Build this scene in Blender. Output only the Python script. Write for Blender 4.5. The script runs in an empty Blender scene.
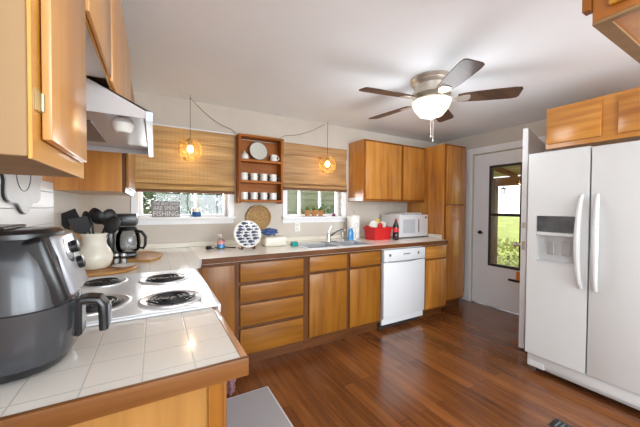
import bpy, bmesh, math, random
from mathutils import Vector, Matrix
random.seed(4)
C = bpy.context.scene.collection
sc = bpy.context.scene
PI = math.pi

# ------------------------------------------------------------------ camera, world, lights, exposure
F, YAW, PITCH, ROLL, CH = 289.4, 0.5208, -0.0205, 0.0064, 1.2964
cam = bpy.data.cameras.new('camera'); cam.sensor_width = 36; cam.lens = F * 36 / 640; cam.clip_start = .02
co = bpy.data.objects.new('camera', cam); C.objects.link(co); sc.camera = co
fw = Vector((math.sin(YAW) * math.cos(PITCH), math.cos(YAW) * math.cos(PITCH), math.sin(PITCH)))
rt = Vector((math.cos(YAW), -math.sin(YAW), 0)); up = rt.cross(fw)
rt, up = rt * math.cos(ROLL) + up * math.sin(ROLL), up * math.cos(ROLL) - rt * math.sin(ROLL)
m = Matrix((rt, up, -fw)).transposed().to_4x4(); m.translation = (0, 0, CH); co.matrix_world = m

sc.view_settings.view_transform = 'Standard'; sc.view_settings.look = 'None'
sc.view_settings.gamma = 1; sc.view_settings.use_curve_mapping = False
sc.view_settings.exposure = 0.12

w = bpy.data.worlds.new('sky'); sc.world = w; w.use_nodes = True
wn = w.node_tree.nodes; wl = w.node_tree.links; bg = wn['Background']
tc = wn.new('ShaderNodeTexCoord'); sx = wn.new('ShaderNodeSeparateXYZ'); rp = wn.new('ShaderNodeValToRGB')
wl.new(tc.outputs['Generated'], sx.inputs[0]); wl.new(sx.outputs['Z'], rp.inputs[0]); wl.new(rp.outputs[0], bg.inputs[0])
rp.color_ramp.elements[0].position = 0.0; rp.color_ramp.elements[0].color = (1, .99, .97, 1)
rp.color_ramp.elements[1].position = .6; rp.color_ramp.elements[1].color = (.62, .78, 1, 1)
bg.inputs[1].default_value = 2.0

def lamp(name, kind, loc, energy, color=(1, 1, 1), rot=(0, 0, 0), **kw):
    l = bpy.data.lights.new(name, kind); l.energy = energy; l.color = color
    for k, v in kw.items(): setattr(l, k, v)
    o = bpy.data.objects.new(name, l); C.objects.link(o); o.location = loc; o.rotation_euler = rot
    o['kind'] = 'helper'
    return o
lamp('sun', 'SUN', (0, 0, 6), 2.6, (1, .95, .86), (math.radians(48), 0, math.radians(150)), angle=.02)
# back and left: fill lights added at the unseen openings behind the camera
lamp('fill_back', 'AREA', (1.7, -3.35, 1.5), 115, (.86, .94, 1), (math.radians(90), 0, 0), shape='RECTANGLE', size=3.4, size_y=1.5)
lamp('fill_left', 'AREA', (-1.32, -1.6, 1.45), 62, (.86, .94, 1), (math.radians(90), 0, math.radians(-90)), shape='RECTANGLE', size=2.2, size_y=1.4)
lamp('daylight_kitchen_window', 'AREA', (.28, 3.2, 1.35), 12, (.95, .98, 1), (math.radians(-90), 0, 0), shape='RECTANGLE', size=.75, size_y=.3)
lamp('daylight_sink_window', 'AREA', (1.68, 3.2, 1.35), 8, (.95, .98, 1), (math.radians(-90), 0, 0), shape='RECTANGLE', size=.7, size_y=.28)
# unseen point lights added to brighten the ceiling and room, no fixtures
lamp('fill_room', 'POINT', (2.0, -1.5, 1.7), 155, (.82, .92, 1), shadow_soft_size=1.1)
lamp('fill_near', 'POINT', (.9, -1.3, 1.6), 34, (.84, .93, 1), shadow_soft_size=.7)

# ------------------------------------------------------------------ mesh helpers
class MB:
    def __init__(s): s.bm = bmesh.new()
    def _bev(s, vs, b, seg=1):
        if b > 0:
            es = list({e for v in vs for e in v.link_edges})
            bmesh.ops.bevel(s.bm, geom=es, offset=b, segments=seg, affect='EDGES', profile=.5)
    def box(s, x0, x1, y0, y1, z0, z1, b=0, seg=1, mat=None):
        r = bmesh.ops.create_cube(s.bm, size=1)
        for v in r['verts']:
            v.co = Vector(((x0 + x1) / 2 + v.co.x * (x1 - x0), (y0 + y1) / 2 + v.co.y * (y1 - y0), (z0 + z1) / 2 + v.co.z * (z1 - z0)))
            if mat: v.co = mat @ v.co
        s._bev(r['verts'], b, seg); return s
    def cyl(s, p0, p1, r0, r1=None, seg=20, caps=True):
        p0 = Vector(p0); p1 = Vector(p1); r1 = r0 if r1 is None else r1; d = p1 - p0
        q = d.to_track_quat('Z', 'Y').to_matrix().to_4x4(); q.translation = (p0 + p1) / 2
        bmesh.ops.create_cone(s.bm, cap_ends=caps, segments=seg, radius1=r0, radius2=r1, depth=d.length, matrix=q); return s
    def ball(s, c, r, sub=2, sc3=(1, 1, 1)):
        bmesh.ops.create_icosphere(s.bm, subdivisions=sub, radius=r, matrix=Matrix.Translation(c) @ Matrix.Diagonal((*sc3, 1))); return s
    def lathe(s, prof, c=(0, 0, 0), seg=32, mat=None, sx=1, sy=1, cap=True):
        rings = []
        for (r, z) in prof:
            ring = []
            for i in range(seg):
                a = 2 * PI * i / seg
                p = Vector((r * math.cos(a) * sx, r * math.sin(a) * sy, z))
                if mat: p = mat @ p
                ring.append(s.bm.verts.new(p + Vector(c)))
            rings.append(ring)
        for a, b in zip(rings, rings[1:]):
            for i in range(seg):
                j = (i + 1) % seg
                s.bm.faces.new((a[i], a[j], b[j], b[i]))
        if cap and prof[0][0] > 0: s.bm.faces.new(rings[0][::-1])
        if cap and prof[-1][0] > 0: s.bm.faces.new(rings[-1])
        bmesh.ops.remove_doubles(s.bm, verts=[v for r in rings for v in r], dist=1e-6)
        return s
    def tube(s, pts, r, seg=8, closed=False):
        pts = [Vector(p) for p in pts]; n = len(pts); rings = []
        prev = None
        for i, p in enumerate(pts):
            if closed: t = pts[(i + 1) % n] - pts[i - 1]
            else: t = pts[min(i + 1, n - 1)] - pts[max(i - 1, 0)]
            t.normalize()
            if prev is None:
                ref = Vector((0, 0, 1)) if abs(t.z) < .9 else Vector((1, 0, 0)); u = t.cross(ref).normalized()
            else: u = (prev - t * prev.dot(t)).normalized()
            prev = u; v = t.cross(u)
            rr = r[i] if isinstance(r, (list, tuple)) else r
            rings.append([s.bm.verts.new(p + (u * math.cos(2 * PI * k / seg) + v * math.sin(2 * PI * k / seg)) * rr) for k in range(seg)])
        pairs = list(zip(rings, rings[1:])) + ([(rings[-1], rings[0])] if closed else [])
        for a, b in pairs:
            for k in range(seg): s.bm.faces.new((a[k], a[(k + 1) % seg], b[(k + 1) % seg], b[k]))
        if not closed: s.bm.faces.new(rings[0][::-1]); s.bm.faces.new(rings[-1])
        return s
    def prism(s, poly, lo, hi, axis='z', b=0, mat=None):
        def P(a, bb, t):
            p = Vector({'z': (a, bb, t), 'y': (a, t, bb), 'x': (t, a, bb)}[axis])
            return mat @ p if mat else p
        A = [s.bm.verts.new(P(a, bb, lo)) for a, bb in poly]; B = [s.bm.verts.new(P(a, bb, hi)) for a, bb in poly]
        s.bm.faces.new(A[::-1]); s.bm.faces.new(B); n = len(poly)
        for i in range(n): s.bm.faces.new((A[i], A[(i + 1) % n], B[(i + 1) % n], B[i]))
        s._bev(A + B, b); return s
    def build(s, name, mat, parent=None, smooth=35):
        bm = s.bm
        off = Vector((0, 0, 0)); p = parent
        while p: off += p.location; p = p.parent
        bmesh.ops.translate(bm, verts=bm.verts, vec=-off)
        bmesh.ops.recalc_face_normals(bm, faces=bm.faces)
        me = bpy.data.meshes.new(name); bm.to_mesh(me); bm.free()
        me.materials.append(mat)
        if smooth:
            me.polygons.foreach_set('use_smooth', [True] * len(me.polygons)); me.set_sharp_from_angle(angle=math.radians(smooth))
        o = bpy.data.objects.new(name, me); C.objects.link(o)
        if parent: o.parent = parent
        return o
def tag(o, label, cat, group=None):
    o['label'] = label; o['category'] = cat
    if group: o['group'] = group
    return o
def thing(name, label, cat, loc=(0, 0, 0), group=None):
    o = bpy.data.objects.new(name, None); C.objects.link(o); o.location = loc; o.empty_display_size = .05
    return tag(o, label, cat, group)
def struct(name, mb, mat, smooth=35):
    o = mb.build(name, mat, None, smooth); o['kind'] = 'structure'; return o
def copy_tree(o, parent=None):
    c = o.copy(); C.objects.link(c); c.parent = parent
    for ch in list(o.children): copy_tree(ch, c)
    return c
def text_mesh(txt, size, mat, name, parent, loc, rot, depth=.0015, align='CENTER', sxy=(1, 1), label=None):
    cu = bpy.data.curves.new(name, 'FONT'); cu.body = txt; cu.size = size; cu.extrude = depth; cu.align_x = align; cu.resolution_u = 2
    t = bpy.data.objects.new('t', cu); me = bpy.data.meshes.new_from_object(t)
    bpy.data.objects.remove(t)
    me.transform(Matrix.Diagonal((sxy[0], sxy[1], 1, 1))); me.transform(rot.to_4x4() if rot else Matrix())
    off = Vector(loc); p = parent
    while p: off -= p.location; p = p.parent
    me.transform(Matrix.Translation(off)); me.materials.clear(); me.materials.append(mat)
    o = bpy.data.objects.new(name, me); C.objects.link(o); o.parent = parent
    return o

# ------------------------------------------------------------------ materials
def S(r, g, b):
    f = lambda c: (c / 255 / 12.92) if c / 255 <= .04045 else ((c / 255 + .055) / 1.055) ** 2.4
    return (f(r), f(g), f(b), 1)
def base(name):
    m = bpy.data.materials.new(name); m.use_nodes = True; nt = m.node_tree
    return m, nt, nt.nodes['Principled BSDF']
def plain(name, col, rough=.5, metal=0, coat=0, emit=None, es=0, noise=0, nscale=8, bump=0, bscale=200):
    m, nt, b = base(name); N = nt.nodes; L = nt.links
    b.inputs['Base Color'].default_value = col; b.inputs['Roughness'].default_value = rough; b.inputs['Metallic'].default_value = metal
    b.inputs['Coat Weight'].default_value = coat; b.inputs['Coat Roughness'].default_value = .08
    if emit: b.inputs['Emission Color'].default_value = emit; b.inputs['Emission Strength'].default_value = es
    t = N.new('ShaderNodeTexCoord'); n = N.new('ShaderNodeTexNoise'); n.inputs['Scale'].default_value = nscale; n.inputs['Detail'].default_value = 4
    L.new(t.outputs['Object'], n.inputs['Vector'])
    r = N.new('ShaderNodeValToRGB'); k = 1 - noise
    r.color_ramp.elements[0].position = .3; r.color_ramp.elements[1].position = .7
    r.color_ramp.elements[0].color = (col[0] * k, col[1] * k, col[2] * k, 1); r.color_ramp.elements[1].color = col
    L.new(n.outputs['Fac'], r.inputs[0]); L.new(r.outputs[0], b.inputs['Base Color'])
    if bump:
        n2 = N.new('ShaderNodeTexNoise'); n2.inputs['Scale'].default_value = bscale; L.new(t.outputs['Object'], n2.inputs['Vector'])
        bp = N.new('ShaderNodeBump'); bp.inputs['Strength'].default_value = bump; bp.inputs['Distance'].default_value = .002
        L.new(n2.outputs['Fac'], bp.inputs['Height']); L.new(bp.outputs[0], b.inputs['Normal'])
    return m
def wood(name, c1, c2, axis=2, rough=.3, coat=.3, scale=1., blotch=.25):
    m, nt, b = base(name); b.inputs['Specular IOR Level'].default_value = .5 if coat > .2 else .25; N = nt.nodes; L = nt.links
    t = N.new('ShaderNodeTexCoord'); oi = N.new('ShaderNodeObjectInfo'); va = N.new('ShaderNodeVectorMath'); va.operation = 'ADD'
    cx = N.new('ShaderNodeCombineXYZ'); mu = N.new('ShaderNodeMath'); mu.operation = 'MULTIPLY'; mu.inputs[1].default_value = 7
    L.new(oi.outputs['Random'], mu.inputs[0])
    for i in range(3): L.new(mu.outputs[0], cx.inputs[i])
    L.new(t.outputs['Object'], va.inputs[0]); L.new(cx.outputs[0], va.inputs[1])
    mp = N.new('ShaderNodeMapping'); sc_ = [22 * scale] * 3; sc_[axis] = 1.3 * scale; mp.inputs['Scale'].default_value = sc_
    L.new(va.outputs[0], mp.inputs[0])
    n = N.new('ShaderNodeTexNoise'); n.inputs['Scale'].default_value = 1; n.inputs['Detail'].default_value = 6; n.inputs['Distortion'].default_value = .6
    L.new(mp.outputs[0], n.inputs['Vector'])
    mp2 = N.new('ShaderNodeMapping'); s2 = [4.5 * scale] * 3; s2[axis] = 1.2 * scale; mp2.inputs['Scale'].default_value = s2; L.new(va.outputs[0], mp2.inputs[0])
    n2 = N.new('ShaderNodeTexNoise'); n2.inputs['Scale'].default_value = 1.2; n2.inputs['Detail'].default_value = 3; L.new(mp2.outputs[0], n2.inputs['Vector'])
    mx = N.new('ShaderNodeMath'); mx.operation = 'ADD'; a1 = N.new('ShaderNodeMath'); a1.operation = 'MULTIPLY'; a1.inputs[1].default_value = .55
    a2 = N.new('ShaderNodeMath'); a2.operation = 'MULTIPLY'; a2.inputs[1].default_value = .45 + blotch * .4
    L.new(n.outputs['Fac'], a1.inputs[0]); L.new(n2.outputs['Fac'], a2.inputs[0]); L.new(a1.outputs[0], mx.inputs[0]); L.new(a2.outputs[0], mx.inputs[1])
    r = N.new('ShaderNodeValToRGB'); r.color_ramp.elements[0].position = .38; r.color_ramp.elements[1].position = .68
    r.color_ramp.elements[0].color = c2; r.color_ramp.elements[1].color = c1
    L.new(mx.outputs[0], r.inputs[0]); L.new(r.outputs[0], b.inputs['Base Color'])
    b.inputs['Roughness'].default_value = rough; b.inputs['Coat Weight'].default_value = coat; b.inputs['Coat Roughness'].default_value = .12
    return m
def glass(name, tint=(1, 1, 1, 1), refl=.08, rough=.02):
    m, nt, b = base(name); N = nt.nodes; L = nt.links
    tr = N.new('ShaderNodeBsdfTransparent'); tr.inputs[0].default_value = tint; g = N.new('ShaderNodeBsdfGlossy'); g.inputs['Roughness'].default_value = rough
    fr = N.new('ShaderNodeFresnel'); fr.inputs[0].default_value = 1.45
    mi = N.new('ShaderNodeMixShader'); L.new(fr.outputs[0], mi.inputs[0]); L.new(tr.outputs[0], mi.inputs[1]); L.new(g.outputs[0], mi.inputs[2])
    L.new(mi.outputs[0], N['Material Output'].inputs['Surface']); return m

M = {}
M['wall'] = plain('wall_paint', S(208, 199, 187), .75, noise=.04, bump=.15, bscale=60)
M['ceiling'] = plain('ceiling_paint', S(243, 247, 251), .8, noise=.03, nscale=2, bump=.2, bscale=40)
M['trim'] = plain('white_trim', S(240, 240, 241), .4, noise=.02)
M['door'] = plain('white_door', S(240, 240, 242), .4, noise=.02)
M['shiplap'] = plain('white_board', S(226, 224, 221), .45, noise=.05, nscale=3)
M['wood'] = wood('honey_maple', S(204, 140, 62), S(158, 94, 30))
M['woodx'] = wood('honey_maple_wide_grain', S(204, 140, 62), S(158, 94, 30), 0)
M['woody'] = wood('honey_maple_deep_grain', S(204, 140, 62), S(158, 94, 30), 1)
M['rail'] = wood('chestnut_frame', S(150, 90, 34), S(112, 62, 20), 2, .4, .1)
M['frame'] = wood('brown_maple', S(108, 66, 30), S(78, 44, 20), 2, .4, .1)
M['framex'] = wood('brown_maple_rail', S(142, 86, 42), S(106, 60, 26), 0, .35)
M['basedoor'] = wood('shaded_maple', S(160, 104, 34), S(120, 70, 18), 2, .36, .15)  # darker copy of the maple: dimmer light on base fronts put into the colour
M['basedoorx'] = wood('shaded_maple_drawer', S(160, 104, 34), S(120, 70, 18), 0, .36, .15)  # same shade-darkened colour, grain turned for drawers
M['raw'] = wood('unfinished_birch', S(156, 126, 90), S(130, 102, 70), 2, .6, 0, .6)
M['ply'] = wood('plain_plywood', S(168, 120, 62), S(140, 96, 44), 2, .55, 0)
M['doorL'] = wood('pale_maple', S(212, 160, 96), S(186, 126, 64), 2, .28, .3, .7)
M['yellow'] = wood('yellow_maple', S(206, 150, 60), S(184, 126, 44), 1, .35, .3)
M['shelf'] = wood('shelf_pine', S(176, 104, 34), S(130, 70, 18), 2, .5, 0)
M['shelfx'] = wood('shelf_pine_wide', S(176, 104, 34), S(130, 70, 18), 0, .5, 0)
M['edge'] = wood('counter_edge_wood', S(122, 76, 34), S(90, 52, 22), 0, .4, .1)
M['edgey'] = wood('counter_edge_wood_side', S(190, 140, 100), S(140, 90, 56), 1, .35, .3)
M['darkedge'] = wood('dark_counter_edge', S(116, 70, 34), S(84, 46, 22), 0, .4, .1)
M['board'] = wood('cutting_board_wood', S(204, 156, 96), S(168, 116, 62), 0, .45, .1)
M['trunk'] = wood('weathered_post', S(120, 96, 74), S(84, 64, 48), 2, .9, 0)
M['joist'] = wood('porch_joist', S(126, 84, 56), S(86, 56, 36), 1, .8, 0)
M['porchroof'] = wood('porch_roof_boards', S(178, 164, 130), S(140, 124, 92), 1, .9, 0)
M['white'] = plain('white_enamel', S(226, 227, 229), .25, coat=.3, noise=.015)
M['fridge'] = plain('fridge_white', S(204, 204, 203), .35, noise=.015, bump=.25, bscale=350)
M['hood'] = plain('hood_paint', S(196, 192, 192), .3, noise=.03)
M['hoodlip'] = plain('hood_lip', S(214, 224, 238), .25)
M['black'] = plain('black_plastic', S(22, 23, 26), .3, coat=.2)
M['matteblack'] = plain('matte_black', S(20, 20, 22), .5)
M['grey'] = plain('grey_plastic', S(104, 106, 110), .3, noise=.05)
M['fryer'] = plain('graphite_shell', S(62, 64, 68), .25, .25, coat=.4, noise=.05, nscale=2)
M['fryerpanel'] = plain('silver_control_panel', S(158, 160, 166), .3, .1, coat=.3)
M['steel'] = plain('brushed_steel', S(206, 207, 210), .3, .6, noise=.1, nscale=20)
M['chrome'] = plain('chrome', S(215, 216, 220), .08, 1)
M['nickel'] = plain('brushed_nickel', S(204, 196, 184), .32, .75, noise=.06)
M['pan'] = plain('drip_pan_steel', S(214, 214, 216), .35, .5)
M['brass'] = plain('antique_brass', S(190, 172, 130), .35, .8, noise=.2, nscale=60)
M['gold'] = plain('gold_wire', S(206, 160, 84), .35, .5)
M['coil'] = plain('burner_coil', S(26, 26, 28), .4, .1)
M['cream'] = plain('cream_ceramic', S(228, 222, 206), .35, coat=.3, noise=.06, nscale=25)
M['mug'] = plain('white_mug', S(232, 230, 224), .25, coat=.4, noise=.02)
M['plate'] = plain('speckled_plate', S(212, 212, 200), .35, noise=.15, nscale=70)
M['rim'] = plain('dark_plate_rim', S(84, 74, 60), .4)
M['navy'] = plain('navy_fish', S(38, 56, 92), .4, noise=.2, nscale=60)
M['mesh_blue'] = plain('blue_cloth', S(84, 108, 160), .9, noise=.45, nscale=30)
M['teal'] = plain('teal_sponge', S(22, 152, 142), .7, noise=.15, nscale=60, bump=.5)
M['red'] = plain('red_basket', S(206, 34, 34), .45, noise=.06)
M['cola'] = plain('cola', S(34, 16, 14), .1, coat=.6)
M['redlabel'] = plain('red_label', S(206, 44, 52), .4)
M['pinklabel'] = plain('pink_label', S(226, 150, 150), .4)
M['bluesoap'] = plain('blue_soap', S(52, 138, 200), .12, coat=.6)
M['clear'] = glass('clear_plastic', (.93, .95, .96, 1))
M['glass'] = glass('window_glass')
M['jarglass'] = glass('jar_glass', (.86, .88, .9, 1))
M['paper'] = plain('paper_towel', S(238, 236, 230), .9, noise=.05, bump=.4, bscale=90)
M['leaf'] = plain('leaf_green', S(74, 100, 50), .6, noise=.5, nscale=6)
M['leaf2'] = plain('leaf_light', S(104, 134, 72), .6, noise=.45, nscale=8)
M['leaf3'] = plain('leaf_dark', S(44, 68, 36), .6, noise=.4, nscale=8)
M['hedge'] = plain('dry_hedge', S(206, 206, 128), .8, noise=.35, nscale=5)
M['enamel'] = plain('dull_enamel', S(204, 203, 201), .5, noise=.06, nscale=20)
M['tuft'] = plain('pot_plant_green', S(138, 168, 98), .6, noise=.45, nscale=30)
M['terra'] = plain('terracotta', S(192, 134, 82), .75, noise=.15, nscale=30)
M['signboard'] = plain('grey_signboard', S(150, 146, 146), .8, noise=.2, nscale=20)
M['signtext'] = plain('sign_lettering', S(232, 230, 226), .7)
M['candle'] = plain('blue_jar', S(22, 84, 136), .25, coat=.5)
M['purple'] = plain('purple_glass', S(110, 50, 84), .3)
M['mat'] = plain('grey_floor_mat', S(168, 166, 168), .6, noise=.05, nscale=3)
M['matedge'] = plain('pale_mat_edge', S(222, 218, 212), .6)
M['mauve'] = plain('mauve_cloth', S(150, 108, 110), .85, noise=.45, nscale=30)
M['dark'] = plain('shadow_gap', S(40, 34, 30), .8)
M['dispenser'] = plain('dispenser_glass', S(92, 92, 94), .15, coat=.4, noise=.5, nscale=14)
M['dgrey'] = plain('dispenser_grey', S(196, 196, 196), .4)
M['orange'] = plain('orange_tag', S(232, 130, 40), .5)
M['bronze'] = plain('dark_window_frame', S(52, 44, 38), .5)
M['siding'] = plain('sage_siding', S(158, 160, 122), .8, noise=.06)
M['gravel'] = plain('deck_boards', S(170, 160, 146), .9, noise=.2, nscale=12)
M['grass'] = plain('grass_field', S(186, 188, 92), .95, noise=.4, nscale=1.2)
M['bulb'] = plain('lit_bulb', S(255, 230, 170), .4, emit=(1, .78, .42, 1), es=14)
M['bowl'] = plain('lit_frosted_bowl', S(255, 240, 215), .4, emit=(1, .85, .62, 1), es=1.05)
M['blade'] = wood('walnut_blade', S(88, 64, 48), S(58, 40, 30), 0, .42, .15)
M['yel'] = plain('yellow_bag', S(236, 200, 60), .35, noise=.3, nscale=14)
M['bag'] = plain('snack_bag_white', S(230, 224, 214), .35, noise=.15, nscale=18)
M['greenprint'] = plain('green_print', S(96, 128, 104), .8)
M['tinted'] = plain('tan_board', S(206, 168, 118), .6, noise=.1)
M['microwin'] = plain('microwave_window', S(196, 200, 206), .2, noise=.06, nscale=40)

def tile_mat():
    m, nt, b = base('white_tile'); N = nt.nodes; L = nt.links
    t = N.new('ShaderNodeTexCoord'); s = N.new('ShaderNodeSeparateXYZ'); L.new(t.outputs['Object'], s.inputs[0])
    outs = []
    for ax, o in (('X', -.245), ('Y', .77)):
        a = N.new('ShaderNodeMath'); a.operation = 'SUBTRACT'; a.inputs[1].default_value = o - 11; L.new(s.outputs[ax], a.inputs[0])
        d = N.new('ShaderNodeMath'); d.operation = 'DIVIDE'; d.inputs[1].default_value = .11; L.new(a.outputs[0], d.inputs[0])
        p = N.new('ShaderNodeMath'); p.operation = 'PINGPONG'; p.inputs[1].default_value = .5; L.new(d.outputs[0], p.inputs[0])
        outs.append(p)
    mn = N.new('ShaderNodeMath'); mn.operation = 'MINIMUM'; L.new(outs[0].outputs[0], mn.inputs[0]); L.new(outs[1].outputs[0], mn.inputs[1])
    mr = N.new('ShaderNodeMapRange'); mr.inputs['From Min'].default_value = .008; mr.inputs['From Max'].default_value = .022; L.new(mn.outputs[0], mr.inputs[0])
    mx = N.new('ShaderNodeMix'); mx.data_type = 'RGBA'; mx.inputs[6].default_value = S(206, 202, 195); mx.inputs[7].default_value = S(228, 223, 214)
    L.new(mr.outputs[0], mx.inputs[0]); L.new(mx.outputs[2], b.inputs['Base Color'])
    n = N.new('ShaderNodeTexNoise'); n.inputs['Scale'].default_value = 14; L.new(t.outputs['Object'], n.inputs['Vector'])
    bp = N.new('ShaderNodeBump'); bp.inputs['Strength'].default_value = .25; bp.inputs['Distance'].default_value = .004
    ad = N.new('ShaderNodeMath'); ad.operation = 'MULTIPLY_ADD'; ad.inputs[1].default_value = .5; L.new(n.outputs['Fac'], ad.inputs[0]); L.new(mr.outputs[0], ad.inputs[2])
    L.new(ad.outputs[0], bp.inputs['Height']); L.new(bp.outputs[0], b.inputs['Normal'])
    b.inputs['Roughness'].default_value = .16; b.inputs['Coat Weight'].default_value = .3
    return m
M['tile'] = tile_mat()
def laminate():
    return plain('pale_laminate', S(250, 244, 232), .25, coat=.3, noise=.04, nscale=30)
M['laminate'] = laminate()
def floor_mat():
    m, nt, b = base('plank_floor'); N = nt.nodes; L = nt.links
    t = N.new('ShaderNodeTexCoord'); mp = N.new('ShaderNodeMapping'); mp.inputs['Rotation'].default_value = (0, 0, math.radians(90)); L.new(t.outputs['Object'], mp.inputs[0])
    br = N.new('ShaderNodeTexBrick'); br.inputs['Scale'].default_value = 1; br.inputs['Mortar Size'].default_value = .0012; br.inputs['Brick Width'].default_value = 1.25; br.inputs['Row Height'].default_value = .085
    br.inputs['Mortar Smooth'].default_value = .3; br.offset = .37
    br.inputs['Color1'].default_value = (0, 0, 0, 1); br.inputs['Color2'].default_value = (1, 1, 1, 1); br.inputs['Mortar'].default_value = (.0, .0, .0, 1)
    L.new(mp.outputs[0], br.inputs['Vector'])
    mp2 = N.new('ShaderNodeMapping'); mp2.inputs['Scale'].default_value = (22, 1.6, 1); L.new(t.outputs['Object'], mp2.inputs[0])
    n = N.new('ShaderNodeTexNoise'); n.inputs['Scale'].default_value = 1.2; n.inputs['Detail'].default_value = 8; n.inputs['Distortion'].default_value = .8; L.new(mp2.outputs[0], n.inputs['Vector'])
    n2 = N.new('ShaderNodeTexNoise'); n2.inputs['Scale'].default_value = 2.2; n2.inputs['Detail'].default_value = 3; L.new(t.outputs['Object'], n2.inputs['Vector'])
    a = N.new('ShaderNodeMath'); a.operation = 'MULTIPLY_ADD'; a.inputs[1].default_value = .22; L.new(br.outputs['Color'], a.inputs[0])
    a0 = N.new('ShaderNodeMath'); a0.operation = 'MULTIPLY'; a0.inputs[1].default_value = .6; L.new(n.outputs['Fac'], a0.inputs[0])
    a1 = N.new('ShaderNodeMath'); a1.operation = 'MULTIPLY_ADD'; a1.inputs[1].default_value = .35; L.new(n2.outputs['Fac'], a1.inputs[0]); L.new(a0.outputs[0], a1.inputs[2])
    L.new(a1.outputs[0], a.inputs[2])
    r = N.new('ShaderNodeValToRGB'); e = r.color_ramp.elements; e[0].position = .3; e[0].color = S(74, 40, 19); e[1].position = .85; e[1].color = S(146, 88, 44)
    e2 = e.new(.52); e2.color = S(106, 60, 28); L.new(a.outputs[0], r.inputs[0])
    mx = N.new('ShaderNodeMix'); mx.data_type = 'RGBA'; mx.inputs[7].default_value = S(58, 30, 18); L.new(br.outputs['Fac'], mx.inputs[0]); L.new(r.outputs[0], mx.inputs[6])
    L.new(mx.outputs[2], b.inputs['Base Color']); b.inputs['Roughness'].default_value = .24; b.inputs['Coat Weight'].default_value = .4; b.inputs['Coat Roughness'].default_value = .15
    bp = N.new('ShaderNodeBump'); bp.inputs['Strength'].default_value = .12; bp.inputs['Distance'].default_value = .003; L.new(n.outputs['Fac'], bp.inputs['Height']); L.new(bp.outputs[0], b.inputs['Normal'])
    return m
M['floor'] = floor_mat()
def bamboo(name, c1, c2, c3):
    m, nt, b = base(name); N = nt.nodes; L = nt.links
    t = N.new('ShaderNodeTexCoord'); mp = N.new('ShaderNodeMapping'); mp.inputs['Scale'].default_value = (2.5, 2.5, 170); L.new(t.outputs['Object'], mp.inputs[0])
    n = N.new('ShaderNodeTexNoise'); n.inputs['Scale'].default_value = 1; n.inputs['Detail'].default_value = 5; L.new(mp.outputs[0], n.inputs['Vector'])
    mp2 = N.new('ShaderNodeMapping'); mp2.inputs['Scale'].default_value = (1, 1, 14); L.new(t.outputs['Object'], mp2.inputs[0])
    n2 = N.new('ShaderNodeTexNoise'); n2.inputs['Scale'].default_value = 1.6; L.new(mp2.outputs[0], n2.inputs['Vector'])
    a = N.new('ShaderNodeMath'); a.operation = 'MULTIPLY_ADD'; a.inputs[1].default_value = .5; a0 = N.new('ShaderNodeMath'); a0.operation = 'MULTIPLY'; a0.inputs[1].default_value = .5
    L.new(n2.outputs['Fac'], a0.inputs[0]); L.new(n.outputs['Fac'], a.inputs[0]); L.new(a0.outputs[0], a.inputs[2])
    r = N.new('ShaderNodeValToRGB'); e = r.color_ramp.elements; e[0].position = .36; e[0].color = c3; e[1].position = .64; e[1].color = c1; x = e.new(.5); x.color = c2
    L.new(a.outputs[0], r.inputs[0])
    s = N.new('ShaderNodeSeparateXYZ'); L.new(t.outputs['Object'], s.inputs[0])
    d = N.new('ShaderNodeMath'); d.operation = 'DIVIDE'; d.inputs[1].default_value = .035; L.new(s.outputs['X'], d.inputs[0])
    p = N.new('ShaderNodeMath'); p.operation = 'PINGPONG'; p.inputs[1].default_value = .5; L.new(d.outputs[0], p.inputs[0])
    mr = N.new('ShaderNodeMapRange'); mr.inputs['From Min'].default_value = .03; mr.inputs['From Max'].default_value = .07; mr.inputs['To Min'].default_value = .86; L.new(p.outputs[0], mr.inputs[0])
    mx = N.new('ShaderNodeMix'); mx.data_type = 'RGBA'; mx.blend_type = 'MULTIPLY'; mx.inputs[0].default_value = 1; L.new(r.outputs[0], mx.inputs[6]); L.new(mr.outputs[0], mx.inputs[7])
    L.new(mx.outputs[2], b.inputs['Base Color']); b.inputs['Roughness'].default_value = .6
    bp = N.new('ShaderNodeBump'); bp.inputs['Strength'].default_value = .4; bp.inputs['Distance'].default_value = .002; L.new(n.outputs['Fac'], bp.inputs['Height']); L.new(bp.outputs[0], b.inputs['Normal'])
    return m
M['bamboo'] = bamboo('woven_bamboo', S(208, 170, 112), S(184, 144, 88), S(150, 112, 64))
M['bamboo2'] = bamboo('woven_reed', S(190, 150, 104), S(168, 128, 82), S(136, 98, 58))
M['hem'] = plain('blind_hem', S(112, 78, 50), .7)
M['wicker'] = plain('wicker', S(196, 158, 106), .7, noise=.45, nscale=55, bump=.5)

# ------------------------------------------------------------------ room shell
XL, XR, YB, H = -.445, 3.835, 3.02, 2.305
YR, XLL = -3.3, -1.3          # the open living space behind the camera is wider
struct('floor', MB().box(XLL - .1, XR + .12, YR - .1, YB + .12, -.06, 0), M['floor'])
struct('ceiling', MB().box(XLL - .1, XR + .12, YR - .1, YB + .12, H, H + .06), M['ceiling'])
def wall_y(name, y0, y1, x0, x1, holes, mat):
    mb = MB(); xs = x0
    for (a, b_, z0, z1) in holes:
        mb.box(xs, a, y0, y1, 0, H); mb.box(a, b_, y0, y1, 0, z0) if z0 > 0 else None; mb.box(a, b_, y0, y1, z1, H); xs = b_
    mb.box(xs, x1, y0, y1, 0, H); return struct(name, mb, mat)
def wall_x(name, x0, x1, y0, y1, holes, mat):
    mb = MB(); ys = y0
    for (a, b_, z0, z1) in holes:
        mb.box(x0, x1, ys, a, 0, H); mb.box(x0, x1, a, b_, 0, z0) if z0 > 0 else None; mb.box(x0, x1, a, b_, z1, H); ys = b_
    mb.box(x0, x1, ys, y1, 0, H); return struct(name, mb, mat)
W1 = (-.12, .655, 1.2, 1.99); W2 = (1.30, 2.045, 1.19, 1.97)
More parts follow.
